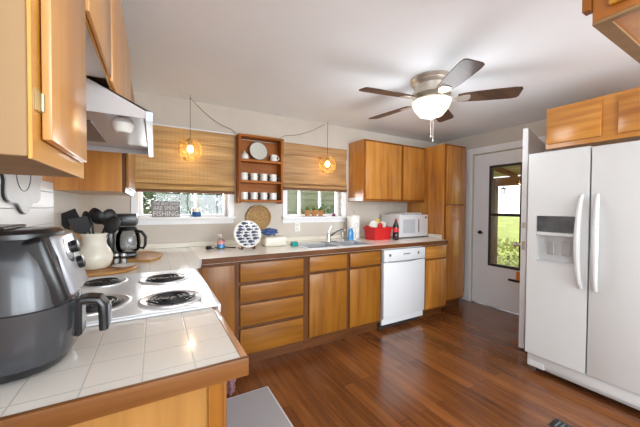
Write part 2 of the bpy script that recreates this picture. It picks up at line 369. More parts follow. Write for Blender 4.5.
wall_y('wall_back', YB, YB + .12, XL - .1, XR + .12, [W1, W2], M['wall'])
wall_x('wall_left', XL - .1, XL, .3, YB, [], M['wall'])
wall_y('wall_left_return', .2, .3, XLL, XL, [], M['wall'])
DY0, DY1, DZ = 1.61, 2.44, 2.035
wall_x('wall_right', XR, XR + .12, YR, YB, [(DY0, DY1, 0, DZ)], M['wall'])
wall_x('wall_living', XLL - .1, XLL, YR, .3, [(-2.7, -.5, .75, 2.1)], M['wall'])
wall_y('wall_rear', YR - .1, YR, XLL, XR, [(0, 3.4, .75, 2.15)], M['wall'])
# trim
def casing(name, W, y=YB, wd=.055, sill=True):
    x0, x1, z0, z1 = W; mb = MB()
    mb.box(x0 - wd, x0, y - .015, y, z0, z1 + .05, .002).box(x1, x1 + wd, y - .015, y, z0, z1 + .05, .002).box(x0, x1, y - .015, y, z1, z1 + .05, .002)
    mb.box(x0 - wd - .01, x1 + wd + .01, y - .05, y + .06, z0 - .025, z0, .004).box(x0 - wd, x1 + wd, y - .012, y, z0 - .07, z0 - .025, .002)
    return struct(name, mb, M['trim'])
casing('trim_1', W1); casing('trim_2', W2)
def window(name, W, y, mull=()):
    x0, x1, z0, z1 = W; mb = MB(); t = .03
    mb.box(x0, x0 + t, y, y + .04, z0, z1).box(x1 - t, x1, y, y + .04, z0, z1).box(x0 + t, x1 - t, y, y + .04, z0, z0 + .022).box(x0 + t, x1 - t, y, y + .04, z1 - t, z1)
    for q in mull: mb.box(q - .012, q + .012, y + .005, y + .035, z0 + .022, z1 - t)
    o = struct(name, mb, M['trim'])
    g = MB().box(x0 + t, x1 - t, y + .018, y + .022, z0 + .022, z1 - t).build('window_pane', M['glass'], o)
    return o
window('window_1', W1, YB + .07, [.36]); window('window_2', W2, YB + .07, [1.50, 1.78])
# unseen windows added behind the camera to let light into the room
def window_frame_x(name, x, W):
    y0, y1, z0, z1 = W; mb = MB(); t = .05
    mb.box(x, x + .05, y0, y0 + t, z0, z1).box(x, x + .05, y1 - t, y1, z0, z1).box(x, x + .05, y0, y1, z0, z0 + t).box(x, x + .05, y0, y1, z1 - t, z1)
    mb.box(x, x + .05, (y0 + y1) / 2 - .03, (y0 + y1) / 2 + .03, z0, z1)
    return struct(name, mb, M['trim'])
window_frame_x('added_window_3', XLL - .08, (-2.7, -.5, .75, 2.1))
mb = MB()
for x in (0, .85, 1.7, 2.55, 3.35): mb.box(x, x + .05, YR - .08, YR - .03, .75, 2.15)
mb.box(0, 3.4, YR - .08, YR - .03, .75, .8).box(0, 3.4, YR - .08, YR - .03, 2.1, 2.15)
struct('added_window_4', mb, M['trim'])
# door casing and jamb on the right wall
mb = MB(); cw = .085
mb.box(XR - .018, XR, DY1, DY1 + cw, 0, DZ + cw, .003).box(XR - .018, XR, DY0 - cw, DY0, 0, DZ + cw, .003).box(XR - .018, XR, DY0, DY1, DZ, DZ + cw, .003)
struct('trim_3', mb, M['trim'])
# white boards behind the range: horizontal lap boards on the left wall
mb = MB(); z = .915
while z < 1.41:
    mb.box(XL, XL + .014, .3, 1.9, z, min(z + .073, 1.41), .0015); z += .0745
struct('trim_4', mb, M['shiplap'])
struct('trim_5', MB().box(XL, XL + .016, .44, 1.9, 1.41, 1.66), M['wood'])
struct('baseboard_right', MB().box(XR - .015, XR, DY1 + cw, YB, 0, .1, .003).box(XR - .015, XR, YR, DY0 - cw, 0, .1, .003), M['trim'])

# ------------------------------------------------------------------ storm door (closed, in the opening) and the kitchen door standing open
sd = bpy.data.objects.new('door_1', None); C.objects.link(sd); sd.location = (XR + .05, (DY0 + DY1) / 2, 0); sd['kind'] = 'structure'
gy0, gy1, gz0, gz1 = DY0 + .2, 2.215, .545, 1.86; x0, x1 = XR + .02, XR + .06
mb = MB().box(x0, x1, DY0 + .005, gy0, .01, DZ - .01, .002).box(x0, x1, gy1, DY1 - .012, .01, DZ - .01, .002).box(x0, x1, gy0, gy1, .01, gz0, .002).box(x0, x1, gy0, gy1, gz1, DZ - .01, .002)
mb.build('door_leaf', M['door'], sd)
mb = MB(); t = .03
mb.box(x0 - .008, x1, gy0, gy0 + t, gz0, gz1).box(x0 - .008, x1, gy1 - t, gy1, gz0, gz1).box(x0 - .008, x1, gy0 + t, gy1 - t, gz0, gz0 + t).box(x0 - .008, x1, gy0 + t, gy1 - t, gz1 - t, gz1)
mb.box(x0 - .004, x1, gy0 + t, gy1 - t, 1.20, 1.235)
mb.build('window_frame', M['bronze'], sd)
MB().box(x0 + .018, x0 + .022, gy0 + t, gy1 - t, gz0 + t, gz1 - t).build('window_pane', M['glass'], sd)
MB().cyl((x0 - .04, 2.33, .975), (x0, 2.33, .975), .012).box(x0 - .05, x0 - .035, 2.27, 2.34, .965, .985, .004).cyl((x0 - .008, 2.33, .975), (x0, 2.33, .975), .026).build('door_handle', M['matteblack'], sd)
MB().box(x0 - .03, x0 - .004, 1.76, 1.95, .40, .425, .005).build('pull_bar', M['matteblack'], sd)
MB().box(x0 - .022, x0 - .002, 1.80, 1.86, .42, .53, .004).build('door_tag', M['orange'], sd)

od = bpy.data.objects.new('door_2', None); C.objects.link(od); od['kind'] = 'structure'
W_ = .90; th = .042
MB().box(-W_, 0, -th / 2, th / 2, .012, 2.03, .002).build('door_leaf', M['door'], od)
mb = MB().cyl((-W_ + .06, -th / 2 - .055, .96), (-W_ + .06, th / 2 + .055, .96), .012)
mb.ball((-W_ + .06, -th / 2 - .05, .96), .027, 2, (1, .8, 1)).ball((-W_ + .06, th / 2 + .05, .96), .027, 2, (1, .8, 1))
mb.cyl((-W_ + .06, -th / 2 - .008, .96), (-W_ + .06, th / 2 + .008, .96), .032); mb.build('door_knob', M['nickel'], od)
MB().box(-W_ - .002, -W_ + .001, -.012, .012, .92, 1.0).box(-W_ - .002, -W_ + .001, -.012, .012, 1.12, 1.17).build('latch_plate', M['nickel'], od)
od.location = (3.805, 1.60, 0); od.rotation_euler = (0, 0, math.atan2(.232, .87))

# ------------------------------------------------------------------ cabinets
def cabinet(name, label, box, body_mat, face, fronts, toe=None, group=None, ff=None):
    """box = x0,x1,y0,y1,z0,z1. face: '-y','+x','-x'. fronts: (kind, a0,a1,z0,z1, material) along the face."""
    x0, x1, y0, y1, z0, z1 = box
    o = thing(name, label, 'cabinet', ((x0 + x1) / 2, (y0 + y1) / 2, 0 if z0 < .3 else z0), group)
    mb = MB()
    if name == 'sink_cabinet':
        mb.box(x0, x1, y0, y1, z0, .742).box(x0, x1, y0, y0 + .025, .742, z1).box(x0, x0 + .02, y0 + .025, y1, .742, z1).box(x1 - .02, x1, y0 + .025, y1, .742, z1)
    else: mb.box(x0, x1, y0, y1, z0, z1, .0015)
    mb.build('body', body_mat, o)
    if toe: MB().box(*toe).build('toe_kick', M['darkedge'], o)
    if ff and face == '-y':
        MB().box(x0, x1, y0 - .004, y0, z0, z1).build('face_frame', ff, o); y0 -= .004
    if ff and face == '-x':
        MB().box(x0 - .004, x0, y0, y1, z0, z1).build('face_frame', ff, o); x0 -= .004
    t = .018
    for (kind, a0, a1, q0, q1, mt) in fronts:
        if face == '-y': b = (a0, a1, y0 - t, y0, q0, q1)
        elif face == '+x': b = (x1, x1 + t, a0, a1, q0, q1)
        else: b = (x0 - t, x0, a0, a1, q0, q1)
        MB().box(*b, .004, 2).build(kind, mt, o)
    return o
bd, bx, fr = M['basedoor'], M['basedoorx'], M['frame']
FY = 2.29; CB = 3.015
cabinet('base_cabinet', 'lower wooden corner cabinet with one plain door beside the stack of drawers', (.21, .56, FY, CB, .1, .868), fr, '-y',
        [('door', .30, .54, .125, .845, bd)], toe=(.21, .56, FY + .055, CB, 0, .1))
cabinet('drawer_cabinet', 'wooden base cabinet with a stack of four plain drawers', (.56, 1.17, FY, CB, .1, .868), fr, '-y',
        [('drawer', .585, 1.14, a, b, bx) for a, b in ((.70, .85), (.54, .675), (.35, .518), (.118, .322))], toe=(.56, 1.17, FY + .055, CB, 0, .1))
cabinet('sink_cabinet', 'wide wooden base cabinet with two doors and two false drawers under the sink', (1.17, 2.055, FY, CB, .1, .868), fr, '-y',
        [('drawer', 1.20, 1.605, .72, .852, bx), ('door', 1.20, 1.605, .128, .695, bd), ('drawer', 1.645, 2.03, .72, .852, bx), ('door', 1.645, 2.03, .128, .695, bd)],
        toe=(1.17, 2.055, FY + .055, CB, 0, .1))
cabinet('base_cabinet', 'narrow wooden base cabinet with drawer over door, right of the dishwasher', (2.70, 3.085, FY, CB, .1, .868), M['wood'], '-y',
        [('drawer', 2.715, 3.07, .71, .855, M['woodx']), ('door', 2.715, 3.07, .125, .69, M['wood'])], toe=(2.70, 3.085, FY + .055, CB, 0, .1), ff=M['rail'])
cabinet('pantry_cabinet', 'tall narrow wooden pantry cabinet with two stacked doors beside the entry door', (3.19, 3.60, 2.40, CB, .1, 2.115), M['wood'], '-y',
        [('door', 3.215, 3.585, 1.35, 2.09, M['wood']), ('door', 3.215, 3.585, .12, 1.335, M['wood'])], toe=(3.19, 3.60, 2.46, CB, 0, .1), ff=M['rail'])
MB_f = cabinet('upper_cabinet', 'wooden wall cabinet with two plain doors above the microwave', (2.145, 3.188, 2.715, CB, 1.378, 2.11), M['wood'], '-y',
        [('door', 2.165, 2.74, 1.405, 2.085, M['wood']), ('door', 2.775, 3.165, 1.405, 2.085, M['wood'])], ff=M['rail'])
MB().box(2.1435, 2.145, 2.73, 3.0, 1.38, 1.42).build('white_strip', M['trim'], MB_f)
# left run
cabinet('base_cabinet', 'wooden base cabinet under the tiled counter end nearest the camera', (XL + .005, .15, .76, 1.14, .1, .868), M['ply'], '+x',
        [('door', .79, 1.11, .125, .84, bd)], toe=(XL + .005, .09, .80, 1.14, 0, .1))
e = [o for o in C.objects if o.get('label', '').endswith('nearest the camera')][0]
MB().box(.115, .152, .752, .76, .1, .868, .001).build('end_stile', M['basedoor'], e)
cabinet('base_cabinet', 'wooden base cabinet directly under the electric cooktop', (XL + .005, .15, 1.142, 1.93, .1, .868), fr, '+x',
        [('door', 1.16, 1.52, .125, .84, bd), ('door', 1.55, 1.91, .125, .84, bd)], toe=(XL + .005, .09, 1.142, 1.93, 0, .1))
cabinet('base_cabinet', 'wooden base cabinet in the corner under the coffee maker', (XL + .005, .208, 1.932, CB, .1, .868), fr, '+x', [], toe=(XL + .005, .15, 1.932, CB, 0, .1))
# upper left: A (nearest), B (over the hood), C (corner)
a = thing('upper_cabinet', 'nearest wooden wall cabinet at left, pale end panel and brass hinge', 'cabinet', (-.28, .57, 1.352))
MB().box(XL + .005, -.1185, .43, .70, 1.350, 2.115, .001).build('body', M['raw'], a)
MB().box(-.1183, -.115, .432, .70, 1.348, 2.115).build('face_frame', M['yellow'], a)
dA = MB().box(-.1135, -.104, .458, .662, 1.374, 2.09, .0015, 2).build('door', M['doorL'], a)
mb = MB().box(-.1148, -.1135, .440, .458, 1.404, 1.428).cyl((-.112, .456, 1.406), (-.112, .456, 1.426), .0022, seg=10)
mb.build('hinge', M['brass'], dA)
b_ = thing('upper_cabinet', 'short wooden wall cabinet with two doors mounted over the range hood', 'cabinet', (-.28, 1.3, 1.632))
MB().box(XL + .005, -.1185, .705, 1.90, 1.701, 2.115, .001).build('body', M['raw'], b_)
MB().box(-.1183, -.1155, .705, 1.90, 1.664, 2.115).build('face_frame', M['yellow'], b_)
MB().box(XL + .005, -.119, .706, 1.114, 1.690, 1.7005).build('bottom_panel', M['trim'], b_)
dB = MB().box(-.114, -.106, .712, 1.045, 1.672, 2.09, .0015, 2).build('door', M['doorL'], b_)
MB().box(-.114, -.106, 1.075, 1.87, 1.672, 2.09, .0015, 2).build('door', M['doorL'], b_)
MB().box(-.1155, -.1145, .703, .712, 1.69, 1.71).build('hinge', M['brass'], dB)
c_ = thing('upper_cabinet', 'wooden wall cabinet in the corner beyond the hood, above the coffee maker', 'cabinet', (-.28, 2.25, 1.376))
MB().box(XL + .005, -.15, 1.905, 2.62, 1.376, 2.115, .001).build('body', M['wood'], c_)
MB().box(-.15, -.135, 1.905, 2.62, 1.372, 2.115, .001).build('face_frame', M['frame'], c_)
MB().box(-.133, -.122, 1.93, 2.60, 1.40, 2.09, .001).build('door', M['basedoor'], c_)
# fridge top cabinet
cabinet('upper_cabinet', 'wooden cabinet with plain doors above the refrigerator', (2.87, XR - .005, .26, 1.18, 1.80, 2.13), M['wood'], '-x',
        [('door', .83, 1.165, 1.835, 2.105, M['woody']), ('door', .31, .74, 1.835, 2.105, M['woody'])], ff=M['woody'])
# near right hanging cabinet
n_ = thing('upper_cabinet', 'wooden wall cabinet cut off by the top right corner of the photo', 'cabinet', (1.3, 0, 1.8))
MB().box(1.03, 1.46, -.55, .323, 1.80, H - .002, .001).build('body', M['wood'], n_)
MB().box(1.03, 1.05, -.55, .323, 1.792, 1.7995).box(1.44, 1.46, -.55, .323, 1.792, 1.7995).box(1.05, 1.44, .29, .323, 1.792, 1.7995).build('bottom_rail', M['raw'], n_)
MB().box(1.015, 1.0295, -.4, .288, 1.822, H - .02, .003, 2).build('door', M['yellow'], n_)
MB().box(1.012, 1.04, .3235, .340, 1.83, H - .002, .001).build('end_board', M['rail'], n_)

# ------------------------------------------------------------------ worktop
wt = thing('countertop', 'L-shaped white tiled kitchen counter with wooden edge', 'countertop', (0, 0, .868))
SX0, SX1, SY0, SY1 = 1.225, 2.015, 2.335, 2.755
mb = MB()
mb.box(XL + .002, .19, .735, 1.915, .870, .912)
mb.prism([(XL + .002, 1.93), (.235, 1.93), (.29, 2.262), (.29, 3.018), (XL + .002, 3.018)], .870, .914)
o = mb.build('tile_surface', M['tile'], wt)
mb = MB()
mb.box(.29, SX0, 2.262, 3.018, .870, .914).box(SX0, SX1, 2.262, SY0, .870, .914).box(SX0, SX1, SY1, 3.018, .870, .914).box(SX1, 3.06, 2.262, 3.018, .870, .914).box(3.06, 3.186, 2.42, 3.018, .87, .914)
o = mb.build('laminate_surface', M['laminate'], wt)
MB().box(XL + .002, .208, .72, .735, .868, .914, .003, 2).build('front_edge', M['edge'], wt)
MB().box(.19, .208, .735, 1.14, .868, .914, .003, 2).build('side_edge', M['edgey'], wt)
MB().box(XL + .002, .235, 1.915, 1.929, .868, .915, .001).build('strip', M['darkedge'], wt)
MB().prism([(.235, 1.93), (.250, 1.93), (.303, 2.248), (.29, 2.262)], .868, .914).box(.303, 3.06, 2.248, 2.262, .874, .914, .002).box(3.06, 3.072, 2.248, 2.40, .874, .914, .002).build('back_edge', M['darkedge'], wt)
MB().box(XL + .02, 3.186, 2.998, 3.018, .914, .958, .004).box(3.166, 3.186, 2.42, 2.62, .914, .958, .004).build('backsplash_lip', M['cream'], wt)

# ------------------------------------------------------------------ sink
sk = thing('kitchen_sink', 'double bowl stainless steel sink set in the counter under the right window', 'sink', ((SX0 + SX1) / 2, 2.54, .915))
mb = MB(); z1 = .919
def rim_box(mb, X0, X1, Y0, Y1, holes):
    xs = X0
    for (a0, a1, c0, c1) in holes:
        mb.box(xs, a0, Y0, Y1, .914, z1); mb.box(a0, a1, Y0, c0, .914, z1); mb.box(a0, a1, c1, Y1, .914, z1); xs = a1
    mb.box(xs, X1, Y0, Y1, .914, z1)
holes = [(1.255, 1.60, 2.36, 2.67), (1.64, 1.985, 2.36, 2.67)]
rim_box(mb, 1.215, 2.025, 2.325, 2.765, holes); mb.build('rim', M['steel'], sk)
for (a0, a1, c0, c1) in holes:
    bm = MB(); zb = .76
    bm.box(a0, a0 + .004, c0, c1, zb, .914).box(a1 - .004, a1, c0, c1, zb, .914).box(a0, a1, c0, c0 + .004, zb, .914).box(a0, a1, c1 - .004, c1, zb, .914).box(a0, a1, c0, c1, zb - .004, zb)
    bo = bm.build('basin', M['steel'], sk)
    MB().lathe([(.0, .004), (.03, .004), (.036, 0), (0, 0)], ((a0 + a1) / 2, (c0 + c1) / 2, zb), 20).build('drain', M['chrome'], bo)
fc = thing('faucet', 'single lever chrome faucet standing behind the sink', 'faucet', (1.67, 2.72, .919))
MB().box(1.58, 1.77, 2.695, 2.745, .919, .927, .004).lathe([(.026, 0), (.024, .03), (.02, .07), (.018, .08), (0, .085)], (1.67, 2.72, .927), 20).build('base', M['chrome'], fc)
MB().tube([(1.67, 2.72, .97), (1.70, 2.69, 1.00), (1.745, 2.65, 1.045), (1.785, 2.61, 1.068), (1.80, 2.595, 1.062), (1.803, 2.592, 1.048)], [.015, .014, .013, .012, .013, .013], 12).build('spout', M['chrome'], fc)
MB().tube([(1.67, 2.72, 1.0), (1.685, 2.73, 1.05), (1.715, 2.735, 1.09)], [.014, .010, .008], 10).build('lever', M['chrome'], fc)
sp = thing('side_sprayer', 'small chrome side sprayer right of the faucet', 'sprayer', (1.865, 2.73, .919))
MB().lathe([(.02, 0), (.018, .012), (.011, .02), (.011, .035), (0, .035)], (1.865, 2.73, .919), 16).build('base', M['chrome'], sp)
MB().lathe([(.009, .03), (.012, .06), (.014, .085), (.008, .098), (0, .1)], (1.865, 2.73, .919), 16).build('spray_head', M['nickel'], sp)

# ------------------------------------------------------------------ cooktop
ct = thing('electric_cooktop', 'white electric cooktop with four black coil burners', 'cooktop', (-.06, 1.53, .914))
MB().box(-.36, .212, 1.152, 1.905, .9145, .922, .0015).box(-.345, .15, 1.165, 1.89, .922, .9255, .001).build('top', M['white'], ct)
MB().box(.212, .224, 1.16, 1.90, .885, .920, .004, 2).build('front_lip', M['white'], ct)
MB().box(.160, .164, 1.18, 1.88, .922, .9235).build('groove', M['grey'], ct)
def coil(x, y, r, turns):
    MB().lathe([(r * 1.30, .9258), (r * 1.29, .930), (r * 1.20, .932), (r * 1.12, .928), (r * .4, .927), (0, .927)], (x, y, 0), 44, cap=False).build('drip_pan', M['pan'], ct)
    pts = []; n = turns * 28
    for i in range(n + 1):
        a = 2 * PI * i / 28; rr = r * (.3 + .68 * i / n); pts.append((x + rr * math.cos(a), y + rr * math.sin(a), .9325))
    c = MB().tube(pts, .0038, 8).build('coil_burner', M['coil'], ct)
    MB().box(x - r * .98, x + r * .98, y - .003, y + .003, .9272, .930).box(x - .003, x + .003, y - r * .98, y + r * .98, .9272, .930).build('burner_support', M['coil'], c)
coil(.045, 1.675, .088, 3); coil(.058, 1.30, .088, 3); coil(-.205, 1.355, .1, 4); coil(-.215, 1.73, .078, 3)

# ------------------------------------------------------------------ range hood
hd = thing('range_hood', 'grey under-cabinet range hood over the cooktop', 'range hood', (-.2, 1.5, 1.58))
Y0, Y1 = 1.115, 1.90
prof = [(XL + .02, 1.585), (-.03, 1.585), (-.006, 1.585), (-.006, 1.607), (-.17, 1.686), (XL + .02, 1.70)]
mb = MB(); th = .004
mb.prism(prof, Y0, Y0 + th, 'y').prism(prof, Y1 - th, Y1, 'y')
mb.prism([(-.006, 1.607), (-.17, 1.686), (-.17, 1.682), (-.010, 1.603)], Y0, Y1, 'y')
mb.prism([(-.17, 1.686), (XL + .02, 1.70), (XL + .02, 1.696), (-.17, 1.682)], Y0, Y1, 'y')
mb.box(XL + .02, XL + .024, Y0, Y1, 1.585, 1.70)
mb.build('shell', M['hood'], hd)
MB().box(-.024, -.002, Y0 - .004, Y1 + .002, 1.576, 1.6085, .002).build('front_lip', M['hoodlip'], hd)
MB().box(XL + .03, -.03, Y0 + .01, Y1 - .01, 1.612, 1.617).build('inner_pan', M['hood'], hd)
MB().box(-.38, -.2, 1.35, 1.75, 1.607, 1.612).build('filter', M['grey'], hd)
MB().prism([(-.15, 1.12), (-.12, 1.12), (-.075, 1.36), (-.12, 1.38)], 1.598, 1.612).build('bulb_bracket', M['hoodlip'], hd)
MB().lathe([(0, 0), (.022, 0), (.03, .012), (.034, .03), (.026, .045), (0, .05)], (-.092, 1.22, 1.552), 24).build('light_bulb', M['mug'], hd)

# ------------------------------------------------------------------ dishwasher
dw = thing('dishwasher', 'white built-in dishwasher between the sink cabinet and narrow cabinet', 'dishwasher', (2.37, 2.6, 0))
MB().box(2.065, 2.69, 2.31, 2.98, .1, .862).build('body', M['white'], dw)
MB().box(2.068, 2.687, 2.262, 2.308, .13, .722, .006, 2).build('door', M['white'], dw)
MB().box(2.068, 2.687, 2.258, 2.308, .728, .856, .008, 2).build('control_panel', M['white'], dw)
pts = [(2.25 + i * .026, 2.252 - .010 * math.sin(PI * i / 9), .745 - .012 * math.sin(PI * i / 9)) for i in range(10)]
MB().tube([(2.13 + i * .055, 2.258, .733 - .018 * math.sin(PI * i / 9)) for i in range(10)], .003, 6).build('panel_curve', M['grey'], dw)
MB().lathe([(0, 0), (.016, 0), (.014, .008), (0, .01)], (0, 0, 0), 16, Matrix.Translation((2.145, 2.258, .80)) @ Matrix.Rotation(PI / 2, 4, 'X')).build('dial', M['grey'], dw)
MB().box(2.34, 2.44, 2.253, 2.26, .795, .807, .002).build('latch_handle', M['grey'], dw)
MB().box(2.56, 2.585, 2.2555, 2.26, .785, .815, .001).build('button', M['grey'], dw)
MB().box(2.068, 2.687, 2.285, 2.309, .06, .125, .002).build('kick_plate', M['white'], dw)
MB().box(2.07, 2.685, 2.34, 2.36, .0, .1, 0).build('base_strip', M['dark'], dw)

# ------------------------------------------------------------------ refrigerator
rf = thing('refrigerator', 'white side-by-side refrigerator with ice and water dispenser', 'refrigerator', (2.95, .71, 0))
FX = 2.56; ys = .792
MB().box(2.645, 3.36, .262, 1.160, .03, 1.715, .004).build('body', M['fridge'], rf)
d1 = MB()
DY_, DYe, dz0, dz1 = .852, 1.103, .892, 1.245
# freezer door with dispenser recess
d1.box(FX, FX + .075, ys + .004, DY_, .165, 1.725, 0).box(FX, FX + .075, DYe, 1.166, .165, 1.725, 0).box(FX, FX + .075, DY_, DYe, .165, dz0, 0).box(FX, FX + .075, DY_, DYe, dz1, 1.725, 0)
fd = d1.build('freezer_door', M['fridge'], rf)
MB().box(FX + .06, FX + .074, DY_, DYe, dz0, dz1).build('dispenser_recess', M['dgrey'], fd)
MB().box(FX - .002, FX + .059, DY_ + .004, DYe - .004, 1.125, dz1 - .002, .002).build('dispenser_panel', M['dispenser'], fd)
MB().box(FX + .0, FX + .059, DY_, DYe, 1.098, 1.123, .002).build('dispenser_ledge', M['fridge'], fd)
MB().box(FX - .002, FX + .055, DY_, DYe, dz0, dz0 + .012, .002).build('drip_tray', M['dgrey'], fd)
for yy in (.905, 1.0): MB().box(FX + .03, FX + .045, yy, yy + .045, .955, 1.055, .004).build('dispenser_paddle', M['steel'], fd)
MB().box(FX, FX + .075, .260, ys - .004, .165, 1.718, .006, 2).build('fridge_door', M['fridge'], rf)
def fh(y, sgn):
    pts = []
    for i in range(17):
        u = i / 16; zz = .75 + .645 * u; d = math.sin(PI * u) ** .6
        pts.append((FX - .004 - .052 * d, y + sgn * .008 * d, zz))
    mb = MB().tube(pts, [.011 + .007 * math.sin(PI * i / 16) for i in range(17)], 10)
    return mb.build('door_handle', M['fridge'], rf)
fh(ys + .038, 1); fh(ys - .04, -1)
MB().box(FX + .02, FX + .09, .262, 1.158, .078, .16, .006, 2).box(FX + .017, FX + .09, 1.04, 1.158, .058, .11, .006).build('kick_grille', M['fridge'], rf)
for x_, y_ in ((FX + .12, 1.12), (FX + .12, .32), (3.3, 1.1), (3.3, .32)): MB().cyl((x_, y_, 0.001), (x_, y_, .04), .018).build('levelling_foot', M['black'], rf)

# ------------------------------------------------------------------ ceiling fan
fx, fy = 1.885, 1.55
fan = thing('ceiling_fan', 'flush mount ceiling fan with five dark blades and lit bowl light', 'ceiling fan', (fx, fy, H))
MB().lathe([(.0, H - .001), (.152, H - .001), (.158, H - .012), (.148, H - .024), (.142, H - .03), (.148, H - .036), (.138, H - .052), (.13, H - .06), (.126, H - .1), (.142, H - .108), (.142, H - .13), (.12, H - .14), (.085, H - .146), (0, H - .146)], (fx, fy, 0), 48).build('motor_housing', M['nickel'], fan)
MB().lathe([(.085, H - .146), (.09, H - .158), (.125, H - .166), (.146, H - .172), (.152, H - .180), (.142, H - .184), (0, H - .184)], (fx, fy, 0), 48).build('light_rim', M['cream'], fan)
MB().lathe([(.14, 2.12), (.138, 2.100), (.125, 2.072), (.104, 2.044), (.085, 2.022), (.04, 2.010), (0, 2.008)], (fx, fy, 0), 48).build('glass_bowl', M['bowl'], fan)
MB().lathe([(0, 2.012), (.035, 2.010), (.03, 2.000), (.014, 1.992), (0, 1.988)], (fx, fy, 0), 24).build('finial', M['nickel'], fan)
mb = MB()
for (dx, L_) in ((-.012, .12), (.014, .15)):
    for i in range(int(L_ / .006)): mb.ball((fx + dx, fy - .01, 1.990 - i * .006), .0022, 1)
    mb.cyl((fx + dx, fy - .01, 1.99 - L_ - .02), (fx + dx, fy - .01, 1.99 - L_), .005, .003, 8)
mb.build('pull_chain', M['nickel'], fan)
for k in range(5):
    a = math.radians(170 + 72 * k)
    R = Matrix.Translation((fx, fy, 2.142)) @ Matrix.Rotation(a, 4, 'Z') @ Matrix.Rotation(math.radians(-12), 4, 'X')
    poly = []
    for (xx, ww) in ((.19, .045), (.23, .056), (.35, .064), (.47, .068), (.56, .07), (.598, .064), (.61, .045)): poly.append((xx, ww))
    poly = poly + [(x_, -w_) for x_, w_ in poly[::-1]]
    bl = MB().prism(poly, -.0035, .0035, 'z', .001, mat=R).build('blade', M['blade'], fan)
    mb = MB().prism([(.1, .02), (.17, .018), (.22, .04), (.27, .035), (.28, 0), (.27, -.035), (.22, -.04), (.17, -.018), (.1, -.02)], -.009, -.004, 'z', .001, mat=R)
    for (sx_, sy_) in ((.235, .022), (.235, -.022), (.262, 0)): mb.lathe([(.006, -.012), (.006, -.008), (0, -.008)], (0, 0, 0), 8, R @ Matrix.Translation((sx_, sy_, 0)))
    mb.build('blade_iron', M['nickel'], bl)
lamp('ceiling_fan_glow', 'POINT', (fx, fy, 1.93), 15, (.9, .95, 1), shadow_soft_size=.22)

# ------------------------------------------------------------------ blinds
def blind(label, x0, x1, z0, z1, mat, folds, yb=2.998):
    o = thing('window_blind', label, 'blind', ((x0 + x1) / 2, yb, z0))
    MB().box(x0, x1, yb - .012, yb - .006, z0 + .02, z1, 0).build('panel', mat, o)
    MB().box(x0, x1, yb - .03, yb - .022, z1 - .13, z1, .002).box(x0, x0 + .004, yb - .022, yb, z1 - .13, z1).box(x1 - .004, x1, yb - .022, yb, z1 - .13, z1).box(x0, x1, yb - .022, yb, z1 - .01, z1).build('valance', mat, o)
    for i, (f0, f1) in enumerate(folds):
        MB().prism([(yb - .013, f0), (yb - .036 + .003 * i, f0 + .006), (yb - .030 + .003 * i, f0 + .03), (yb - .014, f1)], x0, x1, 'x').build('fold', mat, o)
    MB().box(x0, x1, yb - .036, yb - .004, z0, z0 + .022, .003).build('hem', M['hem'], o)
    return o
blind('golden woven bamboo blind, half lowered over the left window', -.158, .708, 1.425, 2.02, M['bamboo'], [(1.447, 1.50), (1.50, 1.575)])
blind('tan woven roman blind with deep folds over the right window', 1.235, 2.085, 1.49, 2.015, M['bamboo2'], [(1.512, 1.555), (1.56, 1.645)])

# ------------------------------------------------------------------ pendants
def pendant(label, x, y, zc, r, hook, swag):
    o = thing('pendant_lamp', label, 'pendant lamp', (x, y, zc), None)
    bm = bmesh.new(); bmesh.ops.create_icosphere(bm, subdivisions=2, radius=r)
    mb = MB()
    for e_ in bm.edges:
        a_, b2 = e_.verts[0].co, e_.verts[1].co
        if min(a_.z, b2.z) < -.86 * r: continue
        A_ = Vector((x, y, zc)) + Vector((a_.x, a_.y, a_.z * 1.05)); B_ = Vector((x, y, zc)) + Vector((b2.x, b2.y, b2.z * 1.05))
        mb.cyl(A_, B_, .0016, seg=5, caps=False)
        for u in (.25, .5, .75): mb.ball(A_.lerp(B_, u), .0042, 1)
    for v in bm.verts:
        if v.co.z > -.86 * r: mb.ball(Vector((x, y, zc)) + Vector((v.co.x, v.co.y, v.co.z * 1.05)), .0055, 1)
    bm.free()
    rb = r * .52
    mb.tube([(x + rb * math.cos(t_ * PI / 12), y + rb * math.sin(t_ * PI / 12), zc - .87 * r * 1.05) for t_ in range(24)], .003, 6, True)
    mb.build('bead_shade', M['gold'], o)
    MB().lathe([(0, r * 1.1), (.012, r * 1.1), (.02, r * .95), (.02, r * .5), (.014, r * .42), (0, r * .42)], (x, y, zc), 20).build('socket', M['brass'], o)
    MB().ball((x, y, zc + .005), .028, 2, (1, 1, 1.2)).build('bulb', M['bulb'], o)
    pts = [(x, y, zc + r * 1.08), (x, y, H - .03)] + swag
    MB().tube(pts, .0022, 6).build('cord', M['matteblack'], o)
    MB().tube([(x, y, H), (x, y, H - .02), (x + .008, y, H - .03), (x, y, H - .04), (x - .008, y, H - .032)], .0018, 6).build('ceiling_hook', M['brass'], o)
    lamp('pendant_glow', 'POINT', (x, y, zc - .02), 2.2, (1, .78, .48), shadow_soft_size=.03)
    return o
p0 = (.29, 2.88)
pendant('round beaded gold pendant lamp hanging before the left window', .287, 2.86, 1.811, .098, None,
        [(.287 + .433 * u, 2.86 + .14 * u, H - .03 - .20 * u - .05 * math.sin(PI * u)) for u in [i / 10 for i in range(1, 10)]] + [(.735, 3.0, 2.04)])
p1x, p1y = 1.738, 2.865
pendant('round beaded gold pendant lamp hanging before the right window', p1x, p1y, 1.793, .098, None,
        [(p1x - .53 * u, p1y + .13 * u, H - .03 - .19 * u - .05 * math.sin(PI * u)) for u in [i / 10 for i in range(1, 10)]] + [(1.19, 3.0, 2.045)])

